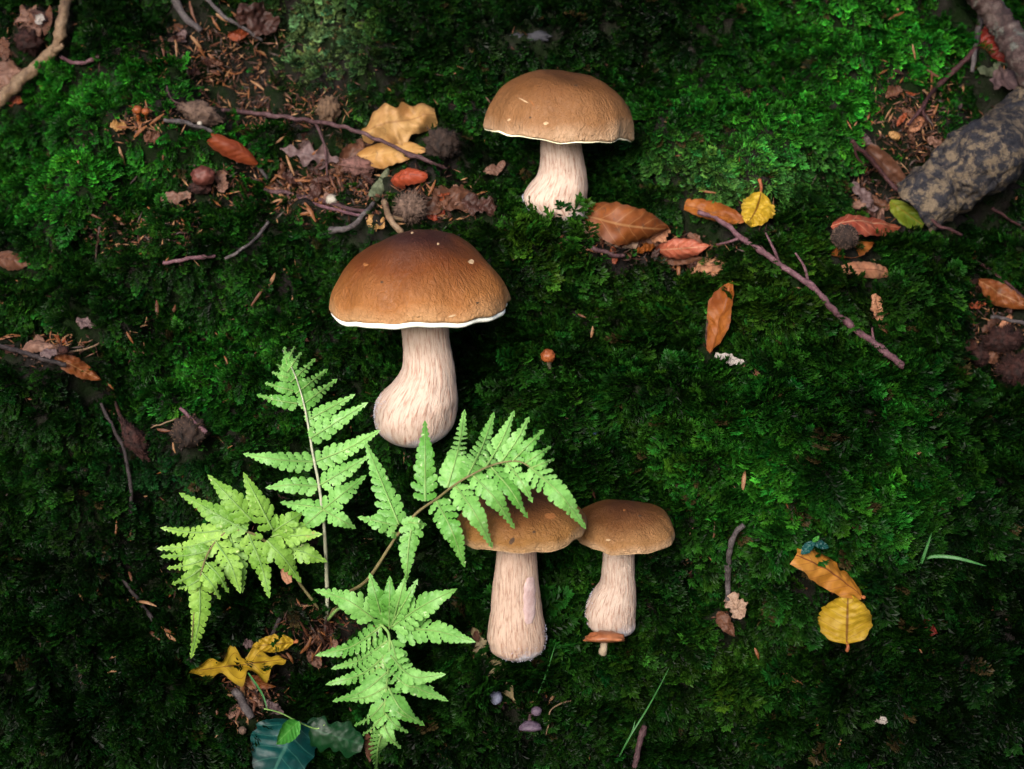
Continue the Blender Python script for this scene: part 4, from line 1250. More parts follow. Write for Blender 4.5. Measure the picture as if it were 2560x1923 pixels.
for sx, sy, sw, sh, sn, where in SCRAPS:
    made = []
    for k in range(sn):
        X, Y = sx + r2.normal() * sw * .7, sy + r2.normal() * sh * .7
        a, L_ = r2.uniform(0, 6.28), r2.uniform(26, 62)
        col = SCOL[int(r2.choice(5, p=[.34, .30, .18, .10, .08]))]
        o = leaf(None, 'scrap' if r2.uniform() < .6 else 'beech', (X - math.cos(a) * L_ / 2, Y - math.sin(a) * L_ / 2), (X + math.cos(a) * L_ / 2, Y + math.sin(a) * L_ / 2), L_ * r2.uniform(.4, .75), col,
                 r2.uniform(.004, .012), cup=r2.uniform(-.8, .6), crumple=r2.uniform(.1, .3), roll=r2.uniform(-30, 30), twist=r2.uniform(-.6, .6), seed=int(r2.integers(1, 9999)), name='leaf_scrap', cat='leaf')
        made.append((o, X, Y, col))
    used = set()
    for word, key in (('leftmost', lambda i: i[1]), ('rightmost', lambda i: -i[1]), ('topmost', lambda i: i[2]), ('lowest', lambda i: -i[2])):
        for col in SCOL:
            own = [i for i in made if i[3] == col]
            if own:
                it = min(own, key=key)
                if it[0] not in used:
                    used.add(it[0]); it[0]['label'] = '%s small %s leaf scrap %s' % (word if len(own) > 1 else 'only', SWORD[col], where)
    for it in made:
        if it[0] not in used: it[0]['label'] = 'small curled %s leaf scrap %s' % (SWORD[it[3]], where)
        it[0]['group'] = 'small leaf scraps ' + where

# leafy seedling at the bottom edge
seed_p = empty('seedling', at(np.array(752.), np.array(1806.), 0))
tag(seed_p, 'dark glossy seedling with one fresh green leaf at the bottom edge', 'plant')
def plant_leaf(*a, **k):
    o = leaf(None, *a, parent=seed_p, name='leaf', **k); return o
plant_leaf('round', (744, 1800), (668, 1965), 190, 'teal', .034, cup=-.18, crumple=.04, tiplift=.030)
o_ = plant_leaf('beech', (746, 1804), (690, 1860), 54, 'freshgreen', .042, cup=.25, crumple=.04); o_['label'] = 'small fresh green young leaf'
o_ = plant_leaf('scrap', (765, 1818), (908, 1862), 96, 'deepgreen', .032, cup=-.25, crumple=.07); o_['label'] = 'dark green leaf with ragged lower edge'
tv, tf = tube_geo(at(*[spline([(660, 1772), (700, 1782), (748, 1806), (790, 1822), (812, 1812)], 24)[:, k] for k in (0, 1)], .034), np.linspace(.0004, .0005, 24), 6)
mesh_obj('tendril', tv, tf, F_RIB, seed_p)
tv, tf = tube_geo(at(np.array([752., 750, 748]), np.array([1870., 1836, 1806]), np.array([-.004, .016, .034])), .0012, 6)
mesh_obj('stem', tv, tf, F_STALKB, seed_p)
tiny = empty('tiny_plant', at(np.array(2036.), np.array(1385.), 0))
tag(tiny, 'tiny blue green seedling above the folded yellow orange leaf', 'plant')
leaf(None, 'beech', (2034, 1354), (2002, 1386), 26, 'teal', .022, parent=tiny, name='leaf')
leaf(None, 'beech', (2034, 1354), (2072, 1370), 22, 'teal', .022, parent=tiny, name='leaf')
leaf(None, 'beech', (2032, 1356), (2048, 1340), 12, 'freshgreen', .024, parent=tiny, name='leaf')
tv, tf = tube_geo(at(np.array([2038., 2036, 2034]), np.array([1400., 1375, 1354]), np.array([-.003, .012, .022])), .0006, 6)
mesh_obj('stem', tv, tf, F_RIB, tiny)

# ------------------------------------------------------------------ sticks, log and branch
_k = .42
def lin2(c): return tuple(x * _k for x in lin(c))
BARK = dict(
    pale=mat_bark('bark_pale', lin2((120, 92, 72)), lin2((170, 138, 106)), lin2((196, 168, 136)), 90, lichen=lin2((110, 74, 64)), thr=.60),
    purple=mat_bark('bark_purple', lin2((70, 46, 48)), lin2((108, 74, 78)), lin2((142, 108, 110)), 160),
    grey=mat_bark('bark_grey', lin2((70, 62, 62)), lin2((108, 98, 98)), lin2((150, 142, 140)), 160),
    rose=mat_bark('bark_rose', lin2((86, 54, 60)), lin2((138, 94, 104)), lin2((172, 132, 140)), 150),
    darkred=mat_bark('bark_dark_red', lin2((52, 24, 24)), lin2((86, 44, 46)), lin2((120, 78, 78)), 160),
    dark=mat_bark('bark_dark', lin2((40, 32, 32)), lin2((66, 54, 54)), lin2((96, 84, 84)), 160),
    log=mat_bark('bark_log', (.006, .006, .010), (.012, .012, .018), (.040, .036, .034), 260, lichen=lin2((158, 138, 112)), thr=.465, sharp=.12, bstr=.9),
    thick=mat_bark('bark_thick', lin2((60, 44, 42)), lin2((98, 74, 70)), lin2((150, 134, 126)), 110, lichen=lin2((132, 134, 124)), thr=.54, bstr=.9))

def stick(label, pts, rad, mat, lift=.008, sides=(), name='twig', cat='twig', wob=.10, nc=9, knots=0, seed=None, rough=0.0):
    """pts: (x, y[, lift]) px; rad: px radius or (start, end); sides: side twigs as point lists"""
    seed = seed if seed is not None else int(pts[0][0] * 3 + pts[0][1])
    P = [(p[0], p[1], p[2] if len(p) > 2 else lift) for p in pts]
    L = sum(math.hypot(P[i + 1][0] - P[i][0], P[i + 1][1] - P[i][1]) for i in range(len(P) - 1))
    n = int(max(14, min(90, L / 6)))
    S = spline(P, n)
    g = np.random.default_rng(seed)
    j = Waves(seed, 40.0)
    S[1:-1, 1] += j(np.arange(n)[1:-1] * L / n, 0.0) * 1.6
    C = at(S[:, 0], S[:, 1], S[:, 2])
    r0, r1 = rad if isinstance(rad, tuple) else (rad, rad * .8)
    R = np.linspace(r0, r1, n) * MPX
    for k in range(0 if knots < 0 else max(knots, int(L / 110))):
        R = R * (1 + .28 * np.exp(-((np.arange(n) - g.uniform(0, n)) / 1.6) ** 2))
    V, F = tube_geo(C, R, nc, wob, seed, rough=rough)
    press(V, .06 if r0 > 30 else .012, r0 < 30)
    o = mesh_obj(name, V, F, BARK[mat], origin=C[0])
    tag(o, label, cat)
    for sp in sides:
        P = [(p[0], p[1], p[2] if len(p) > 2 else lift) for p in sp]
        S = spline(P, 16)
        V, F = tube_geo(at(S[:, 0], S[:, 1], S[:, 2]), np.linspace(r0 * .75, r0 * .4, 16) * MPX, 7, wob, seed + 1)
        mesh_obj('side_twig', V, F, BARK[mat], o)
    return o

stick('thick mottled log with black and pale bark at the right', [(2292, 516, .022), (2330, 488, .026), (2380, 452, .028), (2470, 385, .030), (2570, 312, .030), (2650, 255, .030)], (80, 92), 'log', name='log', cat='log', wob=.05, nc=110, knots=-1, rough=.055)
stick('pinkish thick branch in the top right corner', [(2400, -60, .03), (2470, 15, .04), (2520, 85, .05), (2560, 150, .055), (2610, 230, .055)], (33, 40), 'thick', name='branch', cat='branch', wob=.09, nc=24, knots=-1, rough=.09)
stick('pale knotted branch crossing the top left corner', [(-20, 268), (50, 203), (108, 150), (140, 118), (150, 70), (160, 30), (172, -20)], (17, 14), 'pale', .022, sides=[[(128, 128, .022), (145, 122, .026), (158, 112, .026)]], name='branch', cat='branch', nc=18, knots=3, wob=.13, rough=.07)
stick('short curved twig right of the pale knotted branch', [(150, 140), (185, 157), (215, 155), (248, 140)], (5, 6), 'rose', .012)
stick('grey stick at the top edge above bare soil', [(436, -5), (460, 40), (503, 78)], (12, 8), 'grey', .010)
stick('grey mauve twig slanting down from the top edge', [(515, -5), (560, 40), (605, 68), (655, 102)], (6, 4), 'grey', .010)
stick('long purple twig lying across the tan leaves', [(555, 275), (640, 284), (760, 300, .012), (860, 318, .024), (950, 352, .034), (1040, 392, .028), (1118, 422, .010)], (6, 4.5), 'purple', .010, sides=[[(790, 308, .012), (812, 368, .012), (818, 445, .010)]])
stick('blue grey twig under the rust red rolled leaf', [(410, 298), (460, 306), (530, 330), (590, 372), (640, 412), (668, 448)], (6, 4), 'grey', .010)
stick('thin curved twig above the grey brown husk', [(417, 215), (424, 240), (462, 272)], 2.5, 'purple', .008)
stick('upper of two parallel sticks above the dark crowned bolete', [(658, 474), (760, 492), (860, 518), (915, 530)], (6, 5), 'purple', .010)
stick('lower of two parallel sticks above the dark crowned bolete', [(720, 490), (800, 514), (905, 540)], (5, 4), 'rose', .009)
stick('smooth grey bent stick left of the whitish stick', [(825, 576), (880, 566), (908, 535), (934, 508)], (8, 6), 'grey', .014)
stick('whitish peeling stick above the dark crowned bolete', [(960, 502), (972, 540), (985, 562), (1006, 582)], (8, 8), 'pale', .016)
stick('short broken stick right of the whitish stick', [(980, 542), (1010, 548), (1040, 548)], (6, 6), 'pale', .010)
stick('dark twig beneath the pale leaf litter near top bolete', [(1480, 618), (1520, 634), (1562, 640)], 6, 'purple', .008)
stick('long rose purple twig slanting down the right of the bank', [(1745, 530), (1800, 550), (1850, 592), (1900, 626), (1960, 668, .018), (2030, 716, .020), (2090, 782, .022), (2150, 832, .023), (2190, 862, .023), (2260, 914, .023)], (6, 9), 'rose', .016,
      sides=[[(1852, 594, .016), (1825, 604, .018), (1792, 612, .016)], [(1948, 658, .016), (1935, 625, .022), (1914, 582, .022)], [(2020, 712, .016), (2012, 670, .022), (1988, 632, .024)],
             [(1968, 672, .016), (1945, 674, .016), (1916, 672, .012)], [(2185, 856, .022), (2182, 838, .022), (2180, 820, .018)], [(2226, 888, .022), (2205, 888, .020), (2188, 880, .012)]], knots=7)
stick('dark red twig lying against the end of the log', [(2128, 352), (2180, 402), (2230, 460), (2290, 512), (2338, 558), (2405, 588)], (6, 4), 'darkred', .030, sides=[[(2136, 362, .030), (2142, 392, .026), (2164, 416, .022)]], knots=4)
stick('thin red twig curving down from the top right', [(2448, 60), (2440, 120), (2385, 178), (2330, 232), (2295, 285), (2268, 310)], (8, 4), 'darkred', .014, sides=[[(2312, 255, .014), (2308, 280, .012), (2318, 305, .010)]])
stick('grey twig hanging behind the dark red leaf', [(2456, 20), (2442, 100), (2430, 180)], (9, 6), 'grey', .014)
stick('grey curved stick standing in the dark hollow at right', [(1820, 1505), (1820, 1425), (1826, 1370), (1840, 1330), (1860, 1312)], (7, 7), 'grey', .022)
stick('bent twig running under the spindle shaped husk', [(252, 1008), (285, 1075), (308, 1118), (322, 1185), (328, 1230), (326, 1285)], (4, 5), 'dark', .014)
stick('dark twig end standing at the bottom edge', [(1582, 1940), (1598, 1862), (1612, 1815)], (7, 7), 'purple', .024)
stick('short flat twig left of the dark crowned bolete', [(408, 656), (470, 648), (538, 640)], (5, 5), 'rose', .012)
stick('thin grey twig rising right of the short flat twig', [(562, 648), (610, 620), (645, 588), (672, 554)], (4, 4), 'grey', .012)
stick('dark twig on the left ledge under the domed leaf', [(-10, 862), (60, 882), (120, 902), (165, 912)], (6, 6), 'dark', .014)
stick('pale thin twig rising from the left ledge', [(165, 880), (205, 875), (248, 858)], 3, 'pale', .012)
stick('short pinkish twig resting on the slit husk', [(450, 1020), (480, 1050), (516, 1082)], (4, 6), 'rose', .026)
stick('fine pale twig left of the slit husk', [(378, 1070), (410, 1058), (440, 1046)], 2, 'pale', .010)
stick('red twig at the right edge above the brown leaf', [(2436, 650), (2500, 692), (2570, 758)], (4, 4), 'darkred', .018)
stick('grey twig poking in at the right edge', [(2478, 792), (2510, 796), (2570, 812)], (5, 5), 'grey', .020)
stick('thin dark twig below the log at the right edge', [(2480, 520), (2520, 545), (2565, 575)], 4, 'darkred', .012)
stick('grey bark stub in the litter below the oak leaf', [(588, 1728), (606, 1756), (630, 1796)], (11, 9), 'grey', .012)
stick('dark stick below the left frond', [(298, 1435), (345, 1500), (392, 1562)], (5, 5), 'dark', .010)
stick('dark stick leading to the yellow oak leaf', [(468, 1648), (510, 1668), (552, 1680)], (7, 6), 'dark', .010)
stick('brown root at the base of the fern', [(700, 1545), (685, 1575), (675, 1600)], 5, 'dark', .008)
stick('thin pale stem curling in the moss near bottom centre', [(1430, 1752), (1395, 1762), (1375, 1780), (1372, 1810), (1365, 1838)], 2, 'pale', .014)

# grass blades
GRASS = mat_plain('grass_green', (.02, .085, .02), (.04, .14, .035), 90, .45)
def blade(parent, pts, w, lift):
    S = spline([(p[0], p[1], p[2] if len(p) > 2 else lift) for p in pts], 24)
    C = at(S[:, 0], S[:, 1], S[:, 2])
    T = nrm(np.gradient(C, axis=0)); nn = nrm(CAM - C)
    s = nrm(np.cross(T, nn))
    wd = (w * MPX / 2) * (np.sin(np.pi * np.clip(np.linspace(.12, 1, 24), 0, 1)) ** .6)
    V = np.concatenate([C + s * wd[:, None], C - nn * .0004, C - s * wd[:, None]])
    F = []
    for i in range(23):
        F += [(i, i + 1, i + 25, i + 24), (i + 24, i + 25, i + 49, i + 48)]
    return mesh_obj('blade', V, F, GRASS, parent, origin=C[0])
def grass(label, blades):
    p = blades[0][0][0]
    r = empty('grass_tuft', at(np.array(float(p[0])), np.array(float(p[1])), 0))
    tag(r, label, 'grass')
    for pts, w, lf in blades: blade(r, pts, w, lf)
grass('small green grass sprout with two blades at the right', [([(2290, 1440, .010), (2308, 1395, .026), (2330, 1330, .040)], 7, .02), ([(2300, 1408, .012), (2330, 1392, .030), (2390, 1395, .040), (2468, 1416, .040)], 8, .03)])
grass('long thin grass blade leaning up from the bottom edge', [([(1530, 1930, .010), (1570, 1850, .025), (1625, 1760, .036), (1676, 1664, .040)], 4, .03), ([(1560, 1870, .02), (1580, 1830, .026), (1588, 1800, .028)], 4, .03)])
grass('fine grass stem right of the flat capped bolete foot', [([(1335, 1755, .006), (1360, 1700, .02), (1390, 1606, .03)], 3.5, .02)])
grass('curved grass blade hanging below the yellow oak leaf', [([(620, 1682, .022), (655, 1735, .024), (670, 1780, .02)], 5, .02)])

# ------------------------------------------------------------------ husks, nuts, balls
def blob(name, label, cat, c, rx, ry, mat, lift=.010, bumps=.10, spines=0, spine_len=.25, angle=0.0, taper=0.0, seed=None, slit=False, stalk=None, depth=None, spinemat=None, flat=False):
    seed = seed if seed is not None else int(c[0] + c[1] * 3)
    g = np.random.default_rng(seed)
    P = at(np.array(float(c[0])), np.array(float(c[1])), lift)
    m = mpx(P); a = math.radians(angle)
    f = nrm(CAM - P); r = RIGHT; u = nrm(np.cross(f, r)); r = np.cross(u, f)
    X = r * math.cos(a) + u * math.sin(a); Y = u * math.cos(a) - r * math.sin(a)
    w1 = Waves3(seed, .55); w2 = Waves3(seed + 2, .2)
    nr, nc = 22, 30
    V = []
    dz = (depth or min(rx, ry)) * m
    def surf(d):
        k = 1 + bumps * w1(d[None])[0] + bumps * .5 * w2(d[None])[0]
        tp = max(.05, 1 - taper * abs(d[0]) ** 1.5)
        if flat:                                             # a cap: domed above, tucked in below
            d = np.array([d[0] * (1 if d[1] > -.2 else max(.15, 1 - (-.2 - d[1]) * .9)), d[1] if d[1] > -.2 else -.2 - (d[1] + .2) * -.25, d[2] * (1 if d[1] > -.2 else max(.2, 1 - (-.2 - d[1]) * .9))])
        return P + k * (X * d[0] * rx * m + Y * d[1] * ry * m * tp + f * d[2] * dz * tp)
    for i in range(nr):
        th = math.pi * (i + .02) / (nr - .96)
        for j in range(nc):
            p = 2 * math.pi * j / nc
            d = np.array([math.cos(th), math.sin(th) * math.cos(p), math.sin(th) * math.sin(p)])
            V.append(surf(d))
    press(V, .02, True)
    o = mesh_obj(name, V, grid_faces(nr, nc, True), mat, origin=P)
    tag(o, label, cat)
    if spines:
        V, F = [], []
        for _ in range(spines):
            d = nrm(g.normal(size=3)); d[2] = abs(d[2]) * .9 - .1; d = nrm(d)
            p = surf(d); out = nrm(nrm(p - P) + g.normal(size=3) * .35)
            tip = p + out * spine_len * min(rx, ry) * m * g.uniform(.5, 1.2) + Y * .1 * spine_len * rx * m
            s = nrm(np.cross(out, g.normal(size=3))); q = np.cross(s, out); w = .00034
            k = len(V)
            V += [p + s * w, p - s * w * .5 + q * w, p - s * w * .5 - q * w, tip]
            F += [(k, k + 1, k + 3), (k + 1, k + 2, k + 3), (k + 2, k, k + 3)]
        sp = mesh_obj('spines', V, F, spinemat or mat, o, origin=P)
        sp['kind'] = 'stuff'
    if slit:
        V, F = [], []
        pts = [surf(nrm(np.array([-.15 + .10 * math.cos(t) - .28, .42 * math.sin(t) - .12, .85]))) + f * .0006 for t in np.linspace(0, 2 * math.pi, 14)[:-1]]
        V = pts + [np.mean(pts, axis=0) - f * .0002]
        mesh_obj('slit', V, [(i, (i + 1) % 13, 13) for i in range(13)], SLIT, o, origin=P)
    if stalk:
        S = spline([(s[0], s[1], s[2] if len(s) > 2 else lift) for s in stalk], 12)
        tv, tf = tube_geo(at(S[:, 0], S[:, 1], S[:, 2]), np.linspace(.0016, .0009, 12), 7, .1)
        mesh_obj('stalk', tv, tf, mat, o, origin=P)
    return o
HUSK_D = mat_plain('husk_dark', lin3((28, 21, 18)), lin3((62, 46, 38)), 220, .85, .8)
HUSK_P = mat_plain('husk_pale', lin3((70, 54, 46)), lin3((126, 102, 88)), 220, .85, .8)
HUSK_R = mat_plain('husk_red', lin3((28, 13, 11)), lin3((66, 34, 28)), 220, .8, .8)
HUSK_K = mat_plain('husk_pink', lin3((84, 58, 52)), lin3((136, 96, 88)), 220, .8, .8)
HUSK_C = mat_plain('husk_tan', lin3((72, 54, 40)), lin3((120, 94, 72)), 240, .8, .8)
SLIT = mat_plain('slit_black', (.003, .003, .003), (.006, .005, .004), 200, .9)
NUT = mat_plain('nut_red', lin3((74, 36, 32)), lin3((116, 66, 56)), 80, .55, .4, .25)
WHITE = mat_plain('shell_white', lin3((140, 130, 116)), lin3((186, 178, 164)), 200, .5, .2, .4)
blob('beech_husk', 'dark spiny husk right of the tan leaves', 'husk', (1105, 358), 38, 34, HUSK_D, .018, .14, 300, .32)
blob('beech_husk', 'pale bristly husk above the dark crowned bolete', 'husk', (1028, 520), 36, 34, HUSK_P, .018, .12, 260, .55)
blob('beech_husk', 'pinkish pointed husk below the golden tan leaf', 'husk', (896, 415), 44, 24, HUSK_K, .014, .14, 160, .3, angle=-8, taper=.5)
blob('beech_husk', 'grey brown flattened husk above the blue grey twig', 'husk', (500, 283), 54, 28, HUSK_P, .012, .14, 180, .25, angle=-18, taper=.4)
blob('beech_husk', 'brown husk with a dark slit left of the fern', 'husk', (472, 1080), 42, 40, HUSK_D, .018, .09, 160, .14, slit=True, spinemat=HUSK_C)
blob('beech_husk', 'reddish spindle shaped husk with a long stalk at the left', 'husk', (336, 1100), 58, 26, HUSK_R, .018, .10, 200, .35, angle=-58, taper=.75, stalk=[(316, 1062, .018), (298, 1035, .02), (288, 1004, .018)])
blob('beech_husk', 'round bristly grey brown husk by the salmon striped leaf', 'husk', (2112, 592), 32, 30, HUSK_D, .022, .06, 260, .22, spinemat=HUSK_P)
blob('beech_husk', 'dark purple husk at the top left corner', 'husk', (72, 102), 30, 28, HUSK_R, .014, .12, 160, .4)
blob('beech_husk', 'upper brown husk of the pile at the right edge', 'husk', (2506, 850), 40, 28, HUSK_R, .020, .16, 520, .42)
blob('beech_husk', 'large reddish husk at the bottom of the right edge pile', 'husk', (2545, 925), 44, 34, HUSK_R, .020, .14, 620, .42)
blob('beech_husk', 'small husk poking out left of the right edge pile', 'husk', (2452, 890), 22, 24, HUSK_R, .014, .16, 260, .42)
blob('pine_cone_scrap', 'pale ridged cone scrap above the long purple twig', 'cone', (822, 276), 26, 32, HUSK_C, .014, .14, 60, .18)
blob('nut', 'shiny reddish brown nut half sunk in moss', 'nut', (508, 440), 29, 24, NUT, .014, .07)
blob('nut', 'dull brown nut shell beneath the shiny one', 'nut', (500, 470), 27, 15, HUSK_R, .010, .14)
blob('snail_shell', 'small round whitish shell on the parallel sticks', 'shell', (829, 500), 15, 14, WHITE, .020, .03)
blob('snail_shell', 'tiny white bead beside the grey brown flattened husk', 'shell', (499, 309), 6.5, 6.5, WHITE, .012, .02)
blob('seed', 'dark purple berry on the left ledge', 'seed', (158, 875), 14, 11, HUSK_R, .020, .08)
blob('seed', 'dim grey nutlet low at the left', 'seed', (207, 1708), 13, 11, HUSK_P, .014, .1, stalk=[(203, 1698, .014), (198, 1682, .014), (193, 1660, .012)])
blob('seed', 'round grey seed near the teal seedling leaf', 'seed', (606, 1826), 10, 10, HUSK_P, .012, .05)
blob('pebble', 'small blue grey stone in the moss right of centre', 'stone', (1484, 1082), 12, 9, mat_plain('stone_blue', lin((40, 56, 84)), lin((70, 88, 116)), 90, .5), .006, .15)
blob('pebble', 'pale grey stone showing at the top of the bank', 'stone', (1328, 92), 46, 16, mat_plain('stone_grey', lin3((40, 40, 46)), lin3((64, 64, 70)), 90, .8), -.002, .08)

# little toadstools
def toadstool(label, c, rx, ry, capmat, stemmat, base, sw, lift, seed, depth=None, name='toadstool', base_lift=.0):
    o = blob(name, label, 'mushroom', c, rx, ry, capmat, lift, .05, seed=seed, depth=depth, flat=ry > 12 and rx > ry * 1.1)
    S = spline([(c[0], c[1] + ry * .3, lift - .003), ((c[0] + base[0]) / 2, (c[1] + base[1]) / 2, (lift + base_lift) / 2), (base[0], base[1], base_lift)], 12)
    tv, tf = tube_geo(at(S[:, 0], S[:, 1], S[:, 2]), sw * MPX, 9, .1, seed)
    mesh_obj('stem', tv, tf, stemmat, o)
    return o
T_OR = mat_plain('toadstool_orange', lin3((112, 54, 24)), lin3((152, 82, 40)), 60, .5, .3, .3)
T_BR = mat_plain('toadstool_brown', lin3((140, 78, 46)), lin3((190, 122, 82)), 80, .42, .3, .4)
T_PU = mat_plain('toadstool_purple', lin3((74, 60, 76)), lin3((112, 96, 112)), 90, .6, .3)
T_BL = mat_plain('toadstool_blue', lin3((84, 88, 110)), lin3((126, 130, 150)), 90, .6, .3)
T_ST = mat_plain('toadstool_stem', lin3((150, 132, 108)), lin3((190, 172, 146)), 120, .7)
T_PS = mat_plain('toadstool_purple_stem', lin3((96, 70, 74)), lin3((130, 102, 104)), 120, .7)
o_ = toadstool('tiny round orange toadstool alone in the moss', (1370, 890), 18, 17, T_OR, T_ST, (1376, 925), 6, .028, 301)
toadstool('little brown flat toadstool at the foot of the fawn bolete', (1512, 1599), 49, 22, T_BR, T_ST, (1507, 1634), 9, .040, 302, depth=42, base_lift=.034)
toadstool('dusky purple toadstool lowest at the bottom centre', (1326, 1822), 28, 20, T_PU, T_PS, (1322, 1775), 5, .020, 303, depth=18)
toadstool('small purple toadstool above the lowest dusky one', (1341, 1778), 13, 12, T_PU, T_PS, (1318, 1790), 4, .018, 304)
toadstool('blue grey toadstool left of the olive beige lobed leaf', (1240, 1744), 16, 18, T_BL, T_PS, (1256, 1770), 7, .018, 305)
toadstool('larger of two little orange toadstools at upper left', (344, 275), 12, 11, T_OR, T_OR, (347, 308), 5, .016, 306)
toadstool('smaller of two little orange toadstools at upper left', (364, 279), 10, 9, T_OR, T_OR, (366, 300), 3.5, .016, 307)
toadstool('dim pale toadstool in the dense moss at lower right', (2396, 1238), 12, 10, T_PS, T_PS, (2398, 1254), 4, .010, 308)

# ------------------------------------------------------------------ bud scales and flakes: every one an object
SC_M = [mat_plain('scale_orange', lin3((104, 62, 34)), lin3((150, 96, 56)), 150, .55), mat_plain('scale_brown', lin3((80, 46, 32)), lin3((122, 78, 54)), 150, .55),
        mat_plain('scale_tan', lin3((124, 88, 58)), lin3((172, 130, 92)), 150, .55), mat_plain('scale_dark', lin3((40, 24, 18)), lin3((70, 42, 30)), 150, .55)]
def scale_mesh(name, L, W, mat, seed):
    g = np.random.default_rng(seed)
    n = 6
    V, F = [], []
    for i in range(n):
        s = i / (n - 1)
        w = W * (math.sin(math.pi * (.10 + .86 * s)) ** .7)
        z = .18 * L * math.sin(math.pi * s) * g.uniform(.6, 1.2)
        V += [((s - .5) * L, w, z - w * .6), ((s - .5) * L, 0, z + w * .25), ((s - .5) * L, -w, z - w * .6)]
    for i in range(n - 1):
        a = i * 3
        F += [(a, a + 1, a + 4, a + 3), (a + 1, a + 2, a + 5, a + 4)]
    me = bpy.data.meshes.new(name)
    me.from_pydata(V, [], F)
    me.polygons.foreach_set('use_smooth', [True] * len(F))
    me.materials.append(mat)
    return me
SC = [[scale_mesh('bud_scale', .0105, w, m, k * 7 + i) for k, w in enumerate((.0007, .0009, .0012))] for i, m in enumerate(SC_M)]
# x, y, rx, ry, how many, usual angle, angle spread, where
CLUST = [(350, 300, 45, 35, 9, 60, 60, 'around the little orange toadstools'), (745, 490, 95, 42, 34, -15, 40, 'in the needle litter round the parallel sticks'), (660, 430, 60, 40, 8, -10, 40, 'in the litter above the parallel sticks'),
         (285, 595, 45, 35, 14, 10, 60, 'in the brown nest of litter at left'), (430, 560, 45, 45, 12, -45, 25, 'in the slanting row left of the parallel sticks'),
         (55, 775, 50, 28, 9, -5, 20, 'on the left edge ledge'), (125, 850, 60, 22, 10, 30, 60, 'round the pale domed leaf'), (615, 1745, 40, 50, 24, -60, 35, 'in the litter below the yellow oak leaf'),
         (335, 1490, 40, 45, 7, -50, 20, 'in the crease below the left frond'), (430, 1590, 50, 18, 6, -20, 20, 'under the tip of the left frond'), (1120, 500, 70, 32, 16, 25, 60, 'in the litter left of the top bolete'),
         (2330, 250, 55, 55, 16, 40, 60, 'in the dark gap behind the log'), (1700, 650, 50, 25, 12, 10, 60, 'in the gully right of the top bolete'), (520, 130, 120, 80, 12, -50, 25, 'on the bare soil near the top'),
         (2190, 800, 35, 30, 6, -20, 50, 'below the peach leaf scrap'), (2340, 1000, 50, 18, 6, 70, 40, 'in the crease at the right'), (1310, 1735, 40, 22, 8, 15, 50, 'round the purple toadstools'),
         (200, 1770, 40, 20, 7, -40, 50, 'in the dark moss at lower left'), (1690, 1560, 0, 0, 0, 0, 0, ''), (790, 1620, 45, 50, 10, 80, 40, 'at the base of the fern')]
SINGLE = [(392, 772, 90, 45), (430, 790, 70, 60), (325, 845, -60, 34), (470, 818, -50, 28), (333, 830, -10, 24), (360, 815, 20, 20), (275, 1030, -45, 36), (275, 965, -40, 34), (365, 800, 70, 20), (565, 900, -70, 24), (655, 905, -55, 28),
          (645, 740, 55, 60), (730, 745, 80, 22), (680, 700, 65, 40), (410, 1076, -5, 36), (435, 1120, -75, 28), (575, 1118, 20, 18), (700, 1060, 80, 40), (1205, 845, 50, 40), (1305, 1010, -60, 30), (1455, 790, -25, 24), (1480, 830, 85, 30),
          (2058, 370, -50, 42), (1770, 480, -10, 46), (1845, 978, -35, 22), (1905, 1035, -10, 28), (1812, 1000, -60, 16), (1983, 815, 85, 18), (2300, 1130, 45, 28), (1860, 1200, 85, 50), (1785, 1325, 85, 40), (1780, 1400, -45, 26), (1920, 1530, -22, 48),
          (1892, 1635, -70, 34), (1980, 1695, -25, 62), (2044, 1800, -85, 46), (2092, 1870, 62, 50), (2310, 1640, -60, 40), (285, 1640, 25, 32), (280, 1680, 5, 24), (270, 1730, 80, 30), (543, 1775, 85, 24), (725, 1645, -55, 34), (780, 1640, -80, 34), (540, 1640, -60, 60),
          (290, 1320, 85, 42), (325, 1335, 75, 30), (160, 420, -60, 22), (490, 105, -50, 40), (540, 60, -60, 40), (555, 45, -40, 36), (645, 215, -40, 48), (305, 390, -75, 50), (408, 395, 88, 44), (195, 400, -80, 30), (790, 380, 35, 36), (700, 350, 40, 32), (1080, 470, 65, 44), (1560, 100, 75, 18),
          (1960, 200, -70, 18), (2240, 40, 30, 50), (2170, 60, -40, 44), (2285, 130, -80, 40), (815, 1735, 50, 26), (1660, 1745, -20, 34), (2155, 1460, 5, 28), (100, 1890, 55, 30), (330, 1880, 40, 24)]
for s in SINGLE[:]:
    pass
def scale_obj(x, y, ang, lpx, tint, lift=.006):
    if x > 1400 and y > 680: lift += .005
    P = at(np.array(float(x)), np.array(float(y)), lift)
    n = gnormal(np.array(P @ RIGHT), np.array(P @ EV), .012)
    n = nrm(n + nrm(CAM - P) * .5 + rng.normal(size=3) * .22)
    a = math.radians(ang)
    f = nrm(RIGHT * math.cos(a) + UP * math.sin(a)); f = nrm(f - n * (f @ n))
    s = np.cross(n, f)
    k = lpx * mpx(P) / .0105
    o = bpy.data.objects.new('bud_scale', SC[tint][int(rng.integers(0, 3))])
    M = Matrix(((f[0] * k, s[0] * k ** .6, n[0] * k ** .6, P[0]), (f[1] * k, s[1] * k ** .6, n[1] * k ** .6, P[1]), (f[2] * k, s[2] * k ** .6, n[2] * k ** .6, P[2]), (0, 0, 0, 1)))
    COL.objects.link(o)
    o.matrix_world = M
    return o
TINT = ['orange brown', 'dark brown', 'pale tan', 'blackish brown']
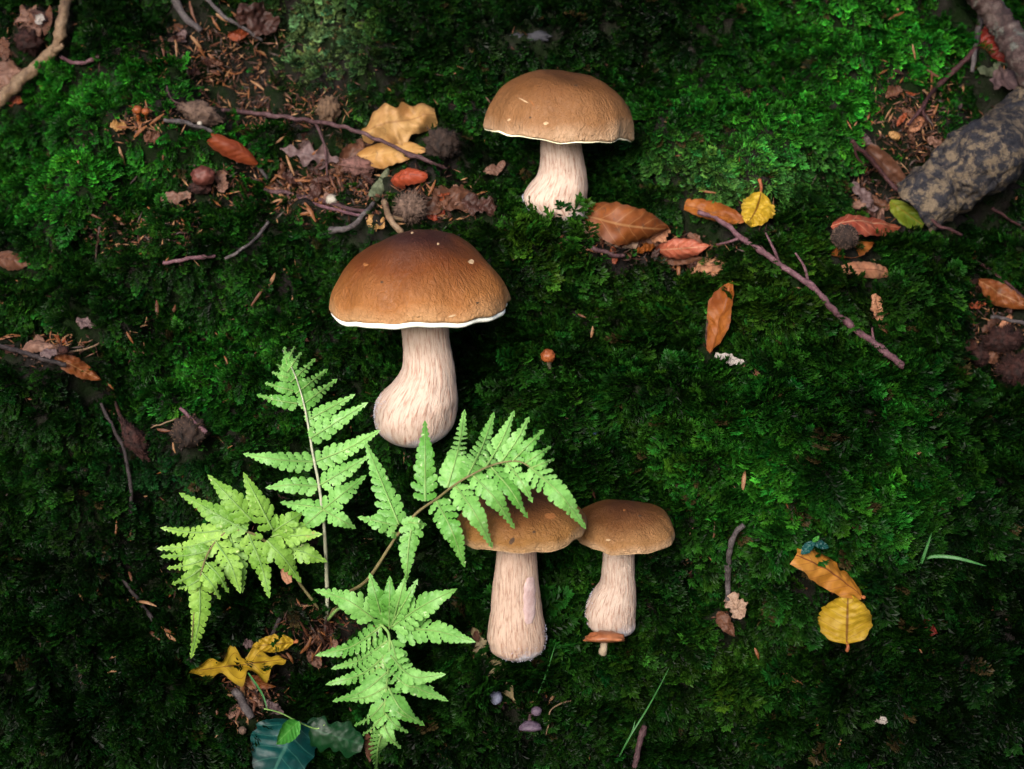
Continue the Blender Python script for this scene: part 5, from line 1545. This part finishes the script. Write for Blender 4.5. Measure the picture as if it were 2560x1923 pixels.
def rank_labels(items, where, group):
    """items: (object, x, y, tint, length); the ones that stand out are told apart by place in the litter"""
    free = list(items)
    def give(it, word):
        tag(it[0], '%s %s bud scale %s' % (word, TINT[it[3]], where), 'bud scale', group); free.remove(it)
    for t in range(4):
        own = [i for i in items if i[3] == t]
        if len(own) == 1:
            give(own[0], 'only'); continue
        for word, key in (('leftmost', lambda i: i[1]), ('rightmost', lambda i: -i[1]), ('topmost', lambda i: i[2]), ('lowest', lambda i: -i[2]), ('longest', lambda i: -i[4])):
            if own:
                it = min(own, key=key)
                if it in free: give(it, word)
    for it in free:
        tag(it[0], 'narrow %s bud scale %s' % (TINT[it[3]], where), 'bud scale', group)
for x, y, rx, ry, n, an, sp, where in CLUST:
    items = []
    for _ in range(n):
        X, Y, L_, t_ = x + rng.normal() * rx * .6, y + rng.normal() * ry * .6, rng.uniform(22, 58), int(rng.choice([0, 1, 2, 3], p=[.34, .34, .18, .14]))
        items.append((scale_obj(X, Y, an + rng.normal() * sp, L_, t_, rng.uniform(.004, .011)), X, Y, t_, L_))
    if n: rank_labels(items, where, 'bud scales ' + where)
LAND = [('tan domed top bolete', 1400, 360), ('dark crowned bolete', 1050, 800), ('flat capped bolete', 1300, 1450), ('fawn bolete', 1550, 1420), ('fern', 720, 1250), ('round yellow leaf', 2115, 1550), ('tiny orange toadstool', 1370, 890),
        ('log', 2400, 400), ('long rose twig', 2030, 720), ('upright golden leaf', 1810, 800), ('slit husk', 472, 1080), ('spindle shaped husk', 336, 1100), ('yellow oak leaf', 590, 1670), ('teal seedling leaf', 710, 1880), ('orange toadstools', 350, 285),
        ('reddish nut', 508, 440), ('tan leaves', 980, 340), ('grey curved stick', 1828, 1400), ('pale branch', 100, 150), ('brown litter nest', 285, 595), ('domed pink leaf', 100, 875), ('grass sprout', 2340, 1390), ('purple toadstools', 1330, 1800), ('bare soil', 560, 130)]
seen = {}
for x, y, an, lp in SINGLE:
    t_ = int(rng.choice([0, 1, 2], p=[.42, .26, .32]))
    o = scale_obj(x, y, an, lp, t_, .009)
    ls = sorted(LAND, key=lambda q: (q[1] - x) ** 2 + (q[2] - y) ** 2)
    lab = None
    for q in ls[:4]:
        dx, dy = x - q[1], y - q[2]
        rel = ('right of' if dx > 0 else 'left of') if abs(dx) > abs(dy) else ('below' if dy > 0 else 'above')
        near = 'just ' if math.hypot(dx, dy) < 140 else ''
        lab = 'lone %s %s bud scale on moss %s%s the %s' % ('short' if lp < 32 else 'long', TINT[t_], near, rel, q[0])
        if lab not in seen: break
    seen[lab] = 1
    tag(o, lab, 'bud scale', 'lone bud scales strewn on the moss')

# ------------------------------------------------------------------ crumbs of litter on the bare patches: beyond counting
def litter():
    V, F, MI = [], [], []
    spots = [(560, 150, 170, 110, 650), (700, 270, 150, 60, 450), (800, 470, 210, 60, 1100), (430, 560, 90, 60, 160), (370, 300, 90, 45, 170), (300, 595, 70, 40, 120), (1090, 510, 100, 40, 220), (1560, 600, 120, 40, 150), (1720, 640, 110, 45, 220), (2290, 320, 110, 120, 700), (2190, 480, 90, 80, 200),
             (1790, 1420, 110, 36, 150), (800, 1580, 110, 70, 300), (620, 1730, 60, 70, 320), (2500, 850, 110, 90, 500), (120, 870, 110, 30, 120), (60, 90, 60, 70, 100), (1280, 961, 1500, 1100, 2200)]
    for x, y, rx, ry, n in spots:
        X = x + rng.normal(size=n) * rx * .6; Y = y + rng.normal(size=n) * ry * .6
        ok = (X > -200) & (X < 2760) & (Y > -150) & (Y < 2050)
        X, Y = X[ok], Y[ok]
        P = at(X, Y, rng.uniform(.002, .007, len(X)))
        for p in P:
            n_ = nrm(EN + rng.normal(size=3) * .5); a = nrm(np.cross(n_, rng.normal(size=3))); b = np.cross(n_, a)
            L, W = rng.uniform(.0010, .0068) * rng.uniform(.5, 1), rng.uniform(.0004, .0010)
            k = len(V)
            V += [p - a * L, p + b * W, p + a * L, p - b * W, p + n_ * W * .8]
            F += [(k, k + 1, k + 4), (k + 1, k + 2, k + 4), (k + 2, k + 3, k + 4), (k + 3, k, k + 4)]
            MI += [int(rng.choice([0, 1, 2, 3], p=[.10, .25, .10, .55]))] * 4
    o = mesh_obj('leaf_litter', V, F, SC_M, mat_idx=MI, smooth=False)
    tag(o, 'fine brown crumbs of litter caught in the moss and hollows', 'litter', kind='stuff')
litter()

# the moss grows last so that it can keep clear of what lies on it
build_moss(215000)
